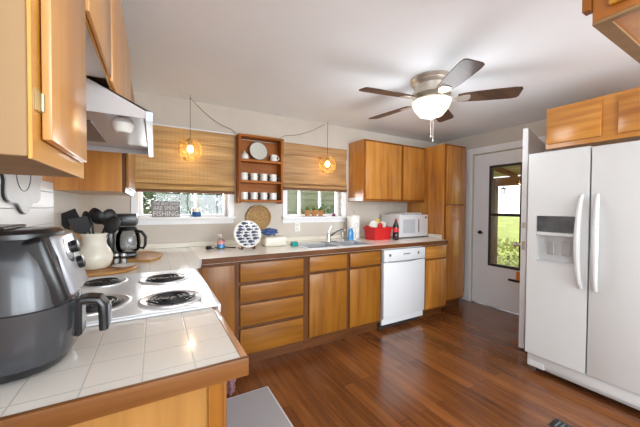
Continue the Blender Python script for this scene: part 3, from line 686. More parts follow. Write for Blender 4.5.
# ------------------------------------------------------------------ wall shelf
ws = thing('wall_shelf', 'small open wooden wall shelf between the two windows', 'shelf', (.96, 2.95, 1.335))
sx0, sx1, sy0, sy1 = .728, 1.198, 2.885, 3.004
MB().box(sx0, sx0 + .022, sy0, sy1, 1.335, 2.02, .002).build('side', M['shelf'], ws); MB().box(sx1 - .022, sx1, sy0, sy1, 1.335, 2.02, .002).build('side', M['shelf'], ws)
MB().box(sx0 + .022, sx1 - .022, sy1 - .008, sy1, 1.36, 1.99).build('back_panel', M['shelfx'], ws)
MB().box(sx0 - .008, sx1 + .008, sy0 - .008, sy1, 2.0, 2.022, .003).build('top', M['shelfx'], ws)
SZ = (1.372, 1.567, 1.780)
for z in SZ: MB().box(sx0 + .022, sx1 - .022, sy0, sy1 - .008, z - .024, z, .002).build('shelf_board', M['shelfx'], ws)
tag(MB().box(.80, 1.14, 2.90, 2.99, 2.023, 2.035, .002).build('flat_board', M['tinted']), 'light tan flat board lying on top of the wall shelf', 'board')

def mug(name, label, x, y, z, r, h, black=True, group=None, parts=True):
    o = thing(name, label, 'mug', (x, y, z), group)
    MB().lathe([(0, 0.0), (r * .85, 0), (r, .006), (r, h), (r - .004, h), (r - .004, .008), (0, .008)], (x, y, z), 24).build('body', M['mug'], o)
    pts = [(x + (r - .003 + .026 * math.sin(PI * i / 8)) * .87, y - (r - .003 + .026 * math.sin(PI * i / 8)) * .5, z + h * .86 - h * .7 * i / 8) for i in range(9)]
    MB().tube(pts, .0065 if black else .004, 8).build('handle', M['black'] if black else M['mug'], o)
    return o
rows = [('middle', SZ[1]), ('bottom', SZ[0])]
xs = [(.795, 'leftmost'), (.898, 'second from left'), (1.001, 'third from left'), (1.104, 'rightmost')]
first = None
for rn, z in rows:
    for x, pn in xs:
        lab = f'white mug with black handle, {pn} on the {rn} shelf of the wall shelf'
        if first is None: first = mug('coffee_mug', lab, x, 2.94, z + .0005, .040, .076, group='white mugs on the wall shelf')
        else:
            c = copy_tree(first); c.location = (x, 2.94, z + .0005); c['label'] = lab
mug('small_pitcher', 'small white cup at the right end of the top shelf', 1.11, 2.94, SZ[2] + .0005, .036, .072, False)
jr = thing('sugar_jar', 'small white lidded jar at the left end of the top shelf', 'jar', (.80, 2.94, SZ[2]))
MB().lathe([(0, 0), (.036, 0), (.041, .01), (.038, .045), (.03, .052), (0, .052)], (.80, 2.94, SZ[2] + .0005), 24).build('body', M['mug'], jr)
MB().lathe([(.031, .052), (.02, .066), (.006, .074), (.008, .084), (0, .09)], (.80, 2.94, SZ[2] + .0005), 24).build('lid', M['mug'], jr)
def round_plate(name, label, c, r, tilt, mface, mrim):
    R = Matrix.Rotation(PI / 2 - tilt, 4, 'X')
    o = thing(name, label, 'plate', c)
    MB().lathe([(0, -.004), (r * .6, -.004), (r, .004), (r, .010), (r * .93, .010)], c, 40, R, cap=False).build('rim', mrim, o)
    MB().lathe([(r * .93, .0101), (r * .62, .001), (0, .001)], c, 40, R, cap=False).build('face', mface, o)
    return o, R
round_plate('display_plate', 'large round speckled plate with dark rim leaning on the top shelf', (.948, 2.955, SZ[2] + .1), .099, math.radians(10), M['plate'], M['rim'])

# ------------------------------------------------------------------ things on the window sills
sg = thing('fishing_sign', 'grey sign reading the best days are spent fishing on the left windowsill', 'sign', (.095, 3.02, 1.2))
MB().box(-.018, .212, 3.015, 3.032, 1.2005, 1.345, .002).build('board', M['signboard'], sg)
RX = Matrix.Rotation(PI / 2, 3, 'X')
for txt, z, s_ in (('THE BEST DAYS', 1.310, .036), ('ARE SPENT', 1.265, .052), ('FISHING', 1.209, .066)):
    to = text_mesh(txt, s_, M['signtext'], 'lettering', sg, (.097, 3.013, z), RX, .002)
    w_ = to.dimensions.x; ox = .097 - sg.location.x; k_ = .205 / w_
    for v in to.data.vertices: v.co.x = ox + (v.co.x - ox) * k_
j = thing('candle_jar', 'blue and white candle jar on the left windowsill', 'jar', (.355, 3.03, 1.2))
MB().lathe([(0, 0), (.042, 0), (.045, .006), (.045, .048), (0, .048)], (.355, 3.03, 1.2005), 24).build('base', M['candle'], j)
MB().lathe([(.045, .048), (.045, .08), (.038, .085), (0, .085)], (.355, 3.03, 1.2005), 24).build('lid', M['cream'], j)
def leaf(bm, p, d, l, wd):
    d = d.normalized(); s_ = d.cross(Vector((random.uniform(-1, 1), random.uniform(-1, 1), 1))).normalized(); n_ = d.cross(s_)
    v = [bm.verts.new(p), bm.verts.new(p + d * l * .5 + s_ * wd + n_ * wd * .3), bm.verts.new(p + d * l - n_ * wd * .4), bm.verts.new(p + d * l * .5 - s_ * wd + n_ * wd * .3)]
    bm.faces.new(v)
tr = tag(MB().box(1.50, 1.80, 2.985, 3.065, 1.1905, 1.198, .002).build('plant_tray', M['signboard']), 'shallow dark tray under the potted plants on the right windowsill', 'tray')
for i, (px, pn) in enumerate(((1.565, 'left'), (1.655, 'middle'), (1.745, 'right'))):
    po = thing('potted_plant', f'{pn} of the three small green plants in tan pots on the sill', 'plant', (px, 3.025, 1.198), 'potted plants on the right windowsill')
    MB().lathe([(0, 0), (.028, 0), (.036, .055), (.039, .056), (.039, .066), (.033, .066), (.033, .058), (0, .058)], (px, 3.025, 1.1985), 20).build('pot', M['terra'], po)
    mb = MB()
    for k in range(130):
        d = Vector((random.gauss(0, .5), random.gauss(0, .5), random.uniform(.3, 1.3)))
        leaf(mb.bm, Vector((px, 3.025, 1.255)) + d.normalized() * random.uniform(.0, .02), d, random.uniform(.026, .044), random.uniform(.006, .011))
    mb.build('foliage', M['tuft'], po, 0)
b = thing('purple_bottle', 'tiny dark purple ornament at the right end of the windowsill', 'ornament', (1.915, 3.03, 1.19))
MB().lathe([(0, 0), (.022, 0), (.027, .015), (.02, .035), (.008, .045), (.008, .058), (0, .06)], (1.915, 3.0, 1.1905), 16).build('body', M['purple'], b)

# ------------------------------------------------------------------ things along the back counter
Z = .9145
sb = thing('sanitizer_bottle', 'small pump bottle with pink and blue label beside the fish plate', 'bottle', (.53, 2.745, Z))
MB().lathe([(0, 0), (.03, 0), (.033, .006), (.033, .075), (.02, .09), (.012, .095), (0, .095)], (.53, 2.745, Z), 20, sy=.7).build('body', M['clear'], sb)
MB().lathe([(.0337, .01), (.0337, .042)], (.53, 2.745, Z), 20, sy=.72).build('blue_label', M['bluesoap'], sb)
MB().lathe([(.0337, .042), (.0337, .072)], (.53, 2.745, Z), 20, sy=.72).build('pink_label', M['pinklabel'], sb)
MB().cyl((.53, 2.745, Z + .095), (.53, 2.745, Z + .125), .006).box(.50, .537, 2.738, 2.752, Z + .12, Z + .13, .003).build('pump', M['mug'], sb)
mb = MB(); pts = [(.40 + .026 * i, 2.74 + .025 * math.sin(i * 1.9), Z + .006 + .004 * (1 + math.sin(i * 2.7))) for i in range(4)] + [(.50, 2.80, Z + .006), (.56, 2.81, Z + .006), (.60, 2.77, Z + .006), (.64, 2.735, Z + .005), (.66, 2.74, Z + .005)]
mb.tube(pts, .005, 6).box(.40, .45, 2.735, 2.765, Z + .0005, Z + .03, .008).ball((.415, 2.72, Z + .022), .016, 1)
tag(mb.build('charging_cable', M['matteblack']), 'small black tangle of cable and plug behind the pump bottle', 'cable')
# fish plate on stand
st = thing('plate_stand', 'brown wooden easel stand holding the fish plate', 'stand', (.735, 2.60, Z))
for s_ in (-1, 1):
    MB().tube([(.735 + s_ * .055, 2.575, Z + .006), (.735 + s_ * .056, 2.60, Z + .03), (.735 + s_ * .062, 2.655, Z + .10)], .005, 8).tube([(.735 + s_ * .055, 2.552, Z + .03), (.735 + s_ * .055, 2.56, Z + .006), (.735 + s_ * .06, 2.68, Z + .006)], .005, 8).build('leg', M['frame'], st)
MB().box(.685, .785, 2.60, 2.61, Z + .012, Z + .028, .002).build('crossbar', M['frame'], st)
pc = (.737, 2.608, Z + .137); pr = .124
fp, R = round_plate('fish_plate', 'round white plate with rows of navy blue fish on a stand', pc, pr, math.radians(14), M['mug'], M['mug'])
mb = MB()
for row in range(8):
    yy = -.098 + row * .028; half = math.sqrt(max(0, (pr * .93) ** 2 - yy * yy)); x_ = -half + random.uniform(.0, .02)
    while x_ < half - .03:
        L_ = random.uniform(.048, .068); L_ = min(L_, half - x_); w2 = L_ * random.uniform(.17, .24)
        poly = [(0, 0), (L_ * .25, w2), (L_ * .55, w2 * .9), (L_ * .82, w2 * .25), (L_, w2 * .95), (L_ * .95, 0), (L_, -w2 * .95), (L_ * .82, -w2 * .25), (L_ * .55, -w2 * .9), (L_ * .25, -w2)]
        rr = max(abs(x_), abs(x_ + L_)); zz = .0125
        mb.prism([(x_ + a, yy + b2) for a, b2 in poly], .0005 if math.hypot(rr, yy) < pr * .66 else .004, .003 if math.hypot(rr, yy) < pr * .66 else .0112, 'z', mat=Matrix.Translation(pc) @ R)
        x_ += L_ + .012
mb.build('fish_pattern', M['navy'], fp)
# wicker plate on the wall
wk = MB()
for i in range(13):
    r_ = .008 + i * .0092; wk.tube([(r_ * math.cos(t_ * PI / 18), 0, r_ * math.sin(t_ * PI / 18)) for t_ in range(36)], .0052, 6, True)
bmesh.ops.transform(wk.bm, matrix=Matrix.Translation((.965, 2.990, 1.185)) @ Matrix.Rotation(math.radians(-3), 4, 'X'), verts=wk.bm.verts)
wk.tube([(.965 + .128 * math.cos(t_ * PI / 20), 2.985, 1.185 + .128 * math.sin(t_ * PI / 20)) for t_ in range(40)], .009, 8, True)
tag(wk.build('wicker_plate', M['wicker']), 'round woven wicker plate hung on the wall below the wall shelf', 'wicker plate')
# cream container with blue cloth
cc = thing('bread_box', 'cream ceramic container with rounded corners behind the sink edge', 'container', (1.02, 2.72, Z))
MB().box(.92, 1.145, 2.64, 2.80, Z, Z + .095, .02, 3).build('body', M['cream'], cc)
mb = MB()
bmesh.ops.create_icosphere(mb.bm, subdivisions=4, radius=1)
for v in mb.bm.verts:
    n_ = 1 + .22 * math.sin(v.co.x * 7 + 1) * math.cos(v.co.y * 6) + .15 * math.sin(v.co.z * 9 + v.co.x * 4)
    v.co = Vector((.985 + v.co.x * .075 * n_, 2.72 + v.co.y * .05 * n_, Z + .138 + v.co.z * .034 * n_))
tag(mb.build('dish_cloth', M['mesh_blue']), 'crumpled blue and white cloth on the cream container', 'cloth')
tag(MB().box(1.17, 1.235, 2.575, 2.625, Z, Z + .042, .006, 2).build('sponge', M['teal']), 'teal sponge at the left corner of the sink', 'sponge')
ot = thing('wall_outlet', 'white electrical outlet plate on the wall beneath the right window', 'outlet', (1.43, 3.018, 1.075))
MB().box(1.395, 1.465, 3.012, 3.0195, 1.02, 1.13, .002).build('plate', M['trim'], ot)
MB().box(1.412, 1.448, 3.008, 3.012, 1.04, 1.07, .001).box(1.412, 1.448, 3.008, 3.012, 1.08, 1.11, .001).build('socket', M['cream'], ot)
ds = thing('dish_soap', 'blue bottle of dish soap standing behind the sink', 'bottle', (2.05, 2.80, Z))
MB().lathe([(0, 0), (.036, 0), (.038, .008), (.036, .09), (.028, .12), (.014, .14), (0, .14)], (2.03, 2.80, Z), 24, sy=.65).build('body', M['bluesoap'], ds)
MB().cyl((2.03, 2.80, Z + .14), (2.03, 2.80, Z + .165), .012, .010).cyl((2.03, 2.80, Z + .165), (2.03, 2.80, Z + .18), .006).build('cap', M['mug'], ds)
pt = thing('paper_towel_roll', 'upright white paper towel roll with faint green print', 'paper towels', (2.16, 2.83, Z))
px, py = 2.125, 2.88
MB().lathe([(0, 0), (.07, 0), (.07, .006), (.02, .01), (0, .01)], (px, py, Z), 32).cyl((px, py, Z + .01), (px, py, Z + .315), .006, seg=10).ball((px, py, Z + .318), .011).build('holder', M['steel'], pt)
MB().lathe([(.0205, .011), (.074, .011), (.076, .016), (.076, .283), (.074, .286), (.0205, .286), (.0205, .011)], (px, py, Z), 40).build('roll', M['paper'], pt)
mb = MB()
for (a, z_, r_) in ((-2.1, .11, .022), (-1.7, .17, .02), (-1.55, .05, .024), (-1.95, .055, .014)):
    mb.tube([(px + (.0765) * math.cos(a + .3 * math.sin(t_) * r_ / .022), py + .0765 * math.sin(a + .3 * math.sin(t_) * r_ / .022), Z + z_ + r_ * 1.3 * math.cos(t_)) for t_ in [i * PI / 8 for i in range(16)]], .0016, 5, True)
mb.build('print', M['greenprint'], pt)
# red basket with snacks
rb = thing('storage_basket', 'bright red plastic basket holding snack bags, left of the cola', 'basket', (2.36, 2.72, Z))
mb = MB(); A = (2.245, 2.485, 2.62, 2.79); B_ = (2.235, 2.50, 2.605, 2.805); hb = .15
def frust(mb, A, B_, z0, z1):
    v0 = [mb.bm.verts.new((x_, y_, z0)) for x_, y_ in ((A[0], A[2]), (A[1], A[2]), (A[1], A[3]), (A[0], A[3]))]
    v1 = [mb.bm.verts.new((x_, y_, z1)) for x_, y_ in ((B_[0], B_[2]), (B_[1], B_[2]), (B_[1], B_[3]), (B_[0], B_[3]))]
    mb.bm.faces.new(v0[::-1])
    for i in range(4): mb.bm.faces.new((v0[i], v0[(i + 1) % 4], v1[(i + 1) % 4], v1[i]))
    return v1
v_o = frust(mb, A, B_, Z, Z + hb); v_i = frust(mb, [A[0] + .004, A[1] - .004, A[2] + .004, A[3] - .004], [B_[0] + .004, B_[1] - .004, B_[2] + .004, B_[3] - .004], Z + .004, Z + hb)
for i in range(4): mb.bm.faces.new((v_o[i], v_o[(i + 1) % 4], v_i[(i + 1) % 4], v_i[i]))
mb.build('body', M['red'], rb)
MB().box(2.224, 2.511, 2.594, 2.606, Z + hb - .018, Z + hb + .003, .003).box(2.224, 2.511, 2.804, 2.816, Z + hb - .018, Z + hb + .003, .003).box(2.224, 2.236, 2.606, 2.804, Z + hb - .018, Z + hb + .003, .003).box(2.499, 2.511, 2.606, 2.804, Z + hb - .018, Z + hb + .003, .003).build('rim', M['red'], rb)
MB().tube([(2.226, 2.66, Z + hb - .01), (2.208, 2.67, Z + hb + .01), (2.203, 2.71, Z + hb + .016), (2.208, 2.75, Z + hb + .01), (2.226, 2.76, Z + hb - .01)], .008, 8).build('handle', M['red'], rb)
for (x_, y_, z_, rx, mt, lab, sz) in ((2.30, 2.70, 1.085, .3, 'bag', 'white crinkled snack bag at the left side of the red basket', .07), (2.37, 2.735, 1.10, -.2, 'yel', 'yellow snack bag in the middle of the red basket', .066), (2.435, 2.70, 1.075, .15, 'bag', 'white crinkled snack bag at the right side of the red basket', .066), (2.36, 2.655, 1.08, .5, 'redlabel', 'small red snack packet at the front of the red basket', .04)):
    mb = MB(); bmesh.ops.create_icosphere(mb.bm, subdivisions=3, radius=1)
    for v in mb.bm.verts:
        n_ = 1 + .12 * math.sin(v.co.x * 9 + x_ * 40) + .1 * math.cos(v.co.z * 8 + y_ * 10)
        q = Vector((v.co.x * sz * .9, v.co.y * sz * .4, v.co.z * sz)) * n_; q = Matrix.Rotation(rx, 3, 'Y') @ q
        v.co = q + Vector((x_, y_, z_))
    tag(mb.build('snack_bag', M[mt]), lab, 'snack bag')
bt = thing('cola_bottle', 'dark cola bottle with red label in front of the microwave', 'bottle', (2.515, 2.555, Z))
bx_, by_ = 2.515, 2.555
MB().lathe([(0, 0), (.030, 0), (.036, .012), (.036, .06), (.034, .075), (.036, .09), (.036, .15), (.030, .18), (.016, .215), (.012, .235), (0, .235)], (bx_, by_, Z), 28).build('body', M['cola'], bt)
MB().lathe([(.0367, .095), (.0367, .145)], (bx_, by_, Z), 28).build('label_wrap', M['redlabel'], bt)
MB().lathe([(.014, .235), (.015, .236), (.015, .254), (0, .256)], (bx_, by_, Z), 20).build('cap', M['redlabel'], bt)
# microwave
mw = thing('microwave', 'white countertop microwave under the wall cabinet', 'microwave', (2.92, 2.8, Z))
mx0, mx1, my0, my1, mz0, mz1 = 2.655, 3.178, 2.635, 2.97, Z + .014, 1.212
MB().box(mx0, mx1, my0 + .02, my1, mz0, mz1, .006, 2).build('body', M['white'], mw)
MB().box(mx0, mx1, my0, my0 + .019, mz0, mz1, .005, 2).build('door', M['white'], mw)
MB().box(mx0 + .06, mx0 + .28, my0 - .0015, my0, mz0 + .05, mz1 - .06, .0005).build('window', M['microwin'], mw)
MB().box(mx0 + .335, mx0 + .35, my0 - .006, my0, mz0 + .06, mz1 - .06, .002).build('handle', M['grey'], mw)
MB().box(mx1 - .06, mx1 - .03, my0 - .0015, my0, mz1 - .05, mz1 - .025).build('display', M['black'], mw)
for (a, c) in ((mx0 + .04, my0 + .05), (mx1 - .04, my0 + .05), (mx0 + .04, my1 - .05), (mx1 - .04, my1 - .05)): MB().cyl((a, c, Z + .0005), (a, c, Z + .014), .012, seg=12).build('foot', M['black'], mw)
tag(MB().box(2.80, 3.13, 2.70, 2.94, 1.2125, 1.238, .004).build('serving_tray', M['hood']), 'flat grey tray lying on top of the microwave', 'tray')
tag(MB().box(2.68, 2.78, 2.72, 2.86, 1.2125, 1.226, .003).build('folded_packet', M['bag']), 'small pale packet on the left of the microwave top', 'packet')

# ------------------------------------------------------------------ left counter: crock, boards, coffee maker, air fryer
cb = thing('round_board', 'round wooden serving board under the utensil crock', 'board', (-.25, 2.12, Z))
MB().lathe([(0, 0), (.165, 0), (.172, .005), (.172, .013), (.167, .017), (0, .017)], (-.262, 2.125, Z), 48).build('disc', M['board'], cb)
pb = MB().prism([(-.27, 2.42), (-.02, 2.30), (.035, 2.40), (.06, 2.62), (-.05, 2.80), (-.25, 2.62)], Z, Z + .016, 'z', .002)
tag(pb.build('cutting_board', M['board']), 'flat wooden cutting board lying under the coffee maker', 'cutting board')
cx_, cy_ = -.30, 2.11; cz_ = Z + .0175
ck = thing('utensil_crock', 'cream bulbous stoneware crock full of black utensils', 'crock', (cx_, cy_, cz_))
MB().lathe([(0, 0), (.052, 0), (.070, .012), (.086, .05), (.087, .08), (.074, .112), (.058, .14), (.056, .16), (.062, .19), (.070, .208), (.064, .208), (.056, .185), (.050, .16), (.052, .14), (.066, .108), (.078, .08), (.07, .02), (0, .012)], (cx_, cy_, cz_), 40).build('body', M['cream'], ck)
def utensil(name, label, bx0, by0, tx, ty, tz, kind):
    p0 = Vector((cx_ + bx0, cy_ + by0, cz_ + .03)); p1 = Vector((cx_ + tx, cy_ + ty, cz_ + tz)); d = (p1 - p0).normalized()
    o = thing(name, label, 'utensil', p0)
    MB().tube([p0, p0.lerp(p1, .5), p1], [.005, .006, .0055], 8).build('handle', M['matteblack'], o)
    q = d.to_track_quat('Z', 'Y').to_matrix().to_4x4(); q.translation = p1
    q = q @ Matrix.Rotation({'spatula': 1.35, 'ladle': 0, 'spoon': 1.5, 'turner': 1.1}.get(kind, 0), 4, 'Z')
    mb = MB()
    if kind == 'spatula': mb.prism([(-.014, -.01), (-.044, .02), (-.052, .10), (.052, .10), (.044, .02), (.014, -.01)], -.002, .002, 'y', .001, mat=q)
    elif kind == 'turner': mb.prism([(-.012, -.02), (-.04, .01), (-.042, .09), (.044, .075), (.04, .01), (.012, -.02)], -.002, .002, 'y', .001, mat=q)
    elif kind == 'ladle': mb.lathe([(0, 0), (.028, .004), (.046, .018), (.054, .038), (.05, .038), (.042, .02), (.025, .008), (0, .004)], (0, 0, 0), 24, q @ Matrix.Translation((0, 0, .02)) @ Matrix.Rotation(-1.2, 4, 'X'))
    else: mb.ball((0, 0, 0), .04, 3, (1, .3, 1.35)); bmesh.ops.transform(mb.bm, matrix=q @ Matrix.Translation((0, 0, .035)), verts=mb.bm.verts)
    mb.build('head', M['matteblack'], o)
utensil('spatula', 'black flat spatula leaning left out of the crock', .02, 0, -.085, -.01, .24, 'spatula')
utensil('ladle', 'black round ladle standing upright in the middle of the crock', 0, .01, -.01, .0, .27, 'ladle')
utensil('cooking_spoon', 'black oval spoon leaning right out of the crock, lower of two', -.02, 0, .072, -.02, .222, 'spoon')
utensil('cooking_spoon', 'black oval spoon behind, higher and right in the crock', -.02, .02, .05, .05, .262, 'spoon')
utensil('turner', 'black slotted turner leaning toward the left front of the crock', .02, .02, -.045, -.035, .225, 'turner')
utensil('cooking_spoon', 'black spoon between the ladle and the spatula in the crock', .01, -.02, -.035, .03, .25, 'spoon')
p0 = Vector((cx_ + .03, cy_, cz_ + .04)); p1 = Vector((cx_ - .105, cy_ - .02, cz_ + .255))
tag(MB().tube([p0, p1], [.005, .009], 10).build('wooden_spoon', M['board']), 'pale wooden handle sticking out of the crock under the spatula', 'utensil')
dz_ = Z + .0175
dsx, dsy = -.158, 2.085
dd = tag(MB().lathe([(0, 0), (.03, 0), (.036, .004), (.058, .012), (.06, .014), (.056, .014), (.034, .008), (0, .006)], (dsx, dsy, dz_), 32).build('spoon_rest', M['mug']), 'small shallow white dish on the round wooden board', 'dish')
for k, (x_, y_, pn) in enumerate(((-.208, 2.215, 'left'), (-.168, 2.2, 'right'))):
    s_ = thing('salt_shaker', f'{pn} of two small glass shakers behind the white dish', 'shaker', (x_, y_, dz_), 'glass shakers by the crock')
    MB().lathe([(0, 0), (.017, 0), (.019, .006), (.017, .04), (.014, .05), (0, .05)], (x_, y_, dz_), 16).build('body', M['jarglass'], s_)
    MB().lathe([(0, .004), (.014, .004), (.014, .03), (0, .03)], (x_, y_, dz_), 16).build('contents', M['mug'], s_)
    MB().lathe([(.015, .0505), (.016, .056), (.013, .066), (0, .07)], (x_, y_, dz_), 16).build('cap', M['steel'], s_)
cm = thing('coffee_maker', 'black drip coffee maker with glass carafe in the corner', 'coffee maker', (-.2, 2.55, Z + .016))
z0 = Z + .0165
MB().box(-.30, -.11, 2.44, 2.66, z0, z0 + .035, .012, 2).build('base', M['black'], cm)
MB().box(-.30, -.247, 2.44, 2.66, z0 + .036, z0 + .225, .012, 2).build('column', M['black'], cm)
MB().box(-.30, -.105, 2.44, 2.66, z0 + .226, z0 + .312, .014, 2).build('brew_head', M['black'], cm)
MB().box(-.19, -.13, 2.439, 2.441, z0 + .262, z0 + .272).build('badge', M['grey'], cm)
cf = MB().lathe([(0, 0), (.062, 0), (.074, .015), (.079, .065), (.074, .12), (.06, .150), (.057, .150), (.070, .12), (.075, .065), (.070, .017), (0, .004)], (-.165, 2.55, z0 + .038), 32).build('carafe', M['jarglass'], cm)
MB().lathe([(.061, .150), (.063, .156), (.055, .178), (0, .182)], (-.165, 2.55, z0 + .038), 28).build('lid', M['black'], cf)
MB().tube([(-.115, 2.51, z0 + .185), (-.08, 2.50, z0 + .18), (-.056, 2.515, z0 + .14), (-.058, 2.515, z0 + .08), (-.07, 2.52, z0 + .055), (-.092, 2.53, z0 + .06)], [.011, .012, .011, .010, .009, .008], 10).build('handle', M['black'], cf)

# air fryer: rounded square body facing +x
af = thing('air_fryer', 'large dark grey air fryer with pull handle on the tiled counter', 'air fryer', (-.30, .97, .9145))
ax, ay, az = -.305, .965, .9145
def sq(r, n=3.2, seg=56):
    out = []
    for i in range(seg):
        t_ = 2 * PI * i / seg; c_, s_ = math.cos(t_), math.sin(t_)
        k = (abs(c_) ** n + abs(s_) ** n) ** (-1 / n); out.append((r * k * c_, r * k * s_))
    return out
def loft(mb, prof, c, n=3.2, dx=None):
    rings = []
    for idx, (r, z_) in enumerate(prof):
        rings.append([mb.bm.verts.new((c[0] + x_, c[1] + y_, c[2] + z_)) for x_, y_ in sq(r, n)])
    for a, b2 in zip(rings, rings[1:]):
        for i in range(len(a)): mb.bm.faces.new((a[i], a[(i + 1) % len(a)], b2[(i + 1) % len(a)], b2[i]))
    mb.bm.faces.new(rings[0][::-1]); mb.bm.faces.new(rings[-1]); return mb
c0 = (ax, ay, az); nn = 2.7
loft(MB(), [(.09, 0.004), (.112, .006), (.122, .02), (.124, .026)], c0, nn).build('base', M['black'], af)
loft(MB(), [(.126, .027), (.131, .045), (.1345, .09), (.1345, .150)], c0, nn).build('basket', M['fryer'], af)
loft(MB(), [(.132, .1505), (.132, .153)], c0, nn).build('seam', M['black'], af)
loft(MB(), [(.1345, .1535), (.130, .20), (.119, .26), (.107, .300), (.102, .307)], c0, nn).build('housing', M['fryer'], af)
loft(MB(), [(.1025, .3075), (.102, .318), (.093, .325), (.07, .327)], c0, nn).box(ax - .10, ax + .02, ay - .075, ay + .06, az + .3275, az + .335, .003).build('lid', M['black'], af)
# sloped control panel on the front (+x)
Rp = Matrix.Translation((ax + .104, ay, az + .228)) @ Matrix.Rotation(math.radians(-15), 4, 'Y')
cp = MB().box(-.055, .010, -.102, .102, -.078, .088, .014, 3, mat=Rp).build('panel_surround', M['black'], af)
MB().box(.0, .021, -.068, .094, -.068, .082, .010, 3, mat=Rp).build('control_panel', M['fryerpanel'], cp)
for zz in (.04, -.005):
    MB().lathe([(0, 0), (.017, 0), (.016, .012), (.012, .014), (0, .014)], (0, 0, 0), 20, Rp @ Matrix.Translation((.020, .045, zz)) @ Matrix.Rotation(PI / 2, 4, 'Y')).build('control_knob', M['black'], cp)
hp = [(ax + .12, ay, az + .136), (ax + .155, ay, az + .138), (ax + .176, ay, az + .134), (ax + .185, ay, az + .12), (ax + .187, ay, az + .088), (ax + .188, ay, az + .055)]
mb = MB()
for s_ in (-.018, -.009, 0, .009, .018): mb.tube([(a, b2 + s_, c) for a, b2, c in hp], .0105, 10)
mb.build('handle', M['black'], af)
MB().box(ax + .1955, ax + .201, ay - .018, ay + .018, az + .062, az + .122, .003, 2).build('handle_trim', M['grey'], af)
MB().box(ax + .128, ax + .144, ay - .03, ay + .03, az + .05, az + .145, .005).build('handle_mount', M['black'], af)

# ------------------------------------------------------------------ wall plaque on the left wall
pl = thing('wall_plaque', 'white scalloped metal plaque with black edge under the left cabinet', 'plaque', (XL + .03, 1.47, 1.36))
def scallop(r, k=1.0):
    return [((r + .012 * math.sin(7 * t_)) * math.cos(t_) * 1.4 * k, (r + .012 * math.sin(7 * t_)) * math.sin(t_) * k) for t_ in [2 * PI * i / 80 for i in range(80)]]
c = (1.50, 1.41)
MB().prism([(c[0] + a, c[1] + b2) for a, b2 in scallop(.135)], XL + .0145, XL + .022, 'x').build('edge', M['black'], pl)
MB().prism([(c[0] + a, c[1] + b2) for a, b2 in scallop(.131)], XL + .022, XL + .026, 'x').build('face', M['enamel'], pl)
MB().tube([(XL + .027, c[0] - .02 + .07 * math.cos(t_ * PI / 20), c[1] + .01 + .07 * math.sin(t_ * PI / 20)) for t_ in range(40)], .002, 6, True).build('ring', M['grey'], pl)

# ------------------------------------------------------------------ floor things
mt_ = thing('floor_mat', 'flat grey anti-fatigue mat on the floor before the cooktop', 'mat', (.45, 1.5, 0))
MB().prism([(.20, 1.0), (.695, 1.0), (.695, 1.958), (.20, 1.958)], .001, .014, 'z', .002).build('top', M['mat'], mt_)
MB().box(.695, .704, 1.0, 1.965, .001, .013, .002).box(.20, .695, 1.958, 1.965, .001, .013, .002).build('border', M['matedge'], mt_)
mb = MB(); bmesh.ops.create_icosphere(mb.bm, subdivisions=4, radius=1)
for v in mb.bm.verts:
    n_ = 1 + .2 * math.sin(v.co.x * 8) * math.cos(v.co.y * 7) + .15 * math.sin(v.co.z * 11)
    v.co = Vector((.44 + v.co.x * .05 * n_, 2.07 + v.co.y * .07 * n_, max(.001, .05 + v.co.z * .075 * n_)))
tag(mb.build('crumpled_cloth', M['mauve']), 'mauve crumpled cloth on the floor beyond the grey mat', 'cloth')
fv = thing('floor_register', 'dark metal floor vent at the bottom edge near the refrigerator', 'floor vent', (2.15, .7, 0))
MB().box(2.05, 2.15, .50, .80, .0005, .004, .001).build('frame', M['matteblack'], fv)
mb = MB()
for i in range(12): mb.box(2.065, 2.135, .52 + i * .0225, .528 + i * .0225, .004, .006)
mb.build('louvre', M['grey'], fv)

# ------------------------------------------------------------------ outdoors
o = MB().box(-14, 22, 3.3, 30, -.75, -.7).box(4.1, 22, -8, 3.3, -.75, -.7).prism([(8, -.7), (12, -.1), (18, .75), (22, .9), (22, -.7)], -8, 30, 'y').build('ground', M['grass']); o['kind'] = 'structure'
def shrub(name, label, c, r, n, mat, lsz=.09, trunk=True, group=None):
    o = thing(name, label, 'shrub' if 'shrub' in name else 'tree', (c[0], c[1], -.7), group)
    mb = MB()
    for i in range(n):
        d = Vector((random.gauss(0, 1), random.gauss(0, 1), random.gauss(0, 1))).normalized(); p = Vector(c) + Vector((d.x * r[0], d.y * r[1], d.z * r[2])) * random.uniform(.55, 1.05)
        leaf(mb.bm, p, d + Vector((random.uniform(-1, 1), random.uniform(-1, 1), random.uniform(-1, 1))) * .9, lsz * random.uniform(.7, 1.4), lsz * .35)
    mb.build('foliage', mat, o, 0)
    if trunk: MB().tube([(c[0], c[1], -.7), (c[0] + .03, c[1], c[2])], [.05, .03], 8).build('stem', M['trunk'], o)
    return o
shrub('shrub', 'leafy green shrub outside the left window behind the candle jar', (1.0, 4.5, 1.35), (.42, .4, .6), 1500, M['leaf'], .12)
shrub('shrub', 'green shrub outside the left window behind the sign', (.15, 5.6, 1.3), (.42, .35, .55), 1100, M['leaf2'], .12)
shrub('shrub', 'sparse pale shrub at the left of the left window', (-.75, 5.1, 1.2), (.35, .3, .5), 160, M['leaf2'], .07)
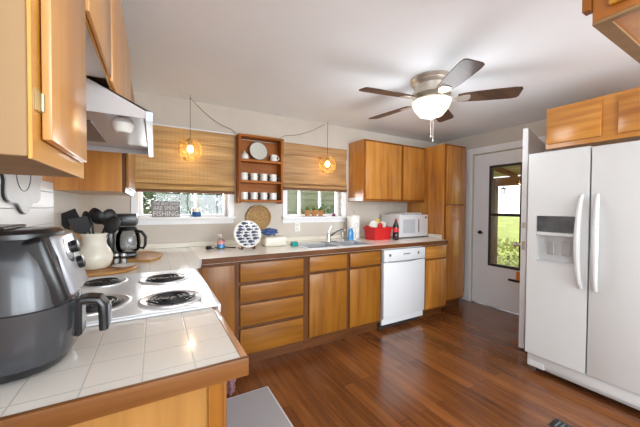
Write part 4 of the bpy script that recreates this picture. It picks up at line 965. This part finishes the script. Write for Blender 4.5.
# neighbouring sided wall seen through the right window
mb = MB(); z_ = -.7
while z_ < 3.2:
    mb.prism([(5.2, z_), (5.175, z_), (5.195, z_ + .12), (5.2, z_ + .12)], 1.9, 4.0, 'x'); z_ += .12
mb.box(1.9, 4.0, 5.2, 5.4, -.7, 3.2)
o = mb.build('shed', M['siding']); tag(o, 'sage green sided shed wall seen through the right window', 'shed')
shrub('shrub', 'green shrub low in front of the shed outside the right window', (2.85, 4.7, 1.0), (.7, .25, .32), 600, M['leaf2'], .07)
# porch beyond the door
o = MB().box(XR + .14, 6.6, .2, 4.6, -.12, -.02).build('porch_deck', M['gravel']); o['kind'] = 'structure'
pr_ = thing('porch_roof', 'wooden porch roof with exposed joists seen through the storm door', 'porch roof', (5.2, 2.4, 2.4))
MB().prism([(XR + .14, 2.42), (6.8, 2.02), (6.8, 2.06), (XR + .14, 2.46)], .2, 4.6, 'y').build('boards', M['porchroof'], pr_)
for i in range(8): MB().prism([(XR + .14, 2.32), (6.7, 1.935), (6.7, 2.03), (XR + .14, 2.418)], .5 + i * .55, .54 + i * .55, 'y').build('joist', M['joist'], pr_)
MB().box(6.36, 6.46, .2, 4.6, 1.78, 1.955).build('beam', M['joist'], pr_)
for k, (x_, y_, lb) in enumerate(((6.41, 3.58, 'weathered wooden porch post framed at the left of the door glass'), (6.41, 1.4, 'weathered wooden porch post toward the refrigerator side'))):
    tag(MB().box(x_ - .06, x_ + .06, y_ - .06, y_ + .06, -.02, 1.779, .005).build('porch_post', M['trunk']), lb, 'post')
wc = thing('wind_chime', 'small dark wind chime hanging from the porch beam', 'wind chime', (6.36, 3.36, 1.6))
MB().cyl((6.36, 3.36, 1.779), (6.36, 3.36, 1.74), .004, seg=6).build('cord', M['matteblack'], wc)
MB().lathe([(0, .03), (.05, 0), (.05, -.01), (0, -.01)], (6.36, 3.36, 1.72), 16).build('cap', M['matteblack'], wc)
for k in range(5):
    MB().cyl((6.36 + .035 * math.cos(k * 1.257), 3.36 + .035 * math.sin(k * 1.257), 1.71), (6.36 + .035 * math.cos(k * 1.257), 3.36 + .035 * math.sin(k * 1.257), 1.50 + .03 * k), .008, seg=8).build('tube', M['steel'], wc)
shrub('shrub', 'yellow green hedge growing beyond the porch', (9.6, 4.9, -.1), (.9, 2.2, .38), 1200, M['hedge'], .14)
0 and shrub('broad_tree', 'distant hazy tree beyond the porch hedge', (16.5, 14.5, 1.2), (1.6, 2.2, 1.8), 1500, M['leaf'], .22)
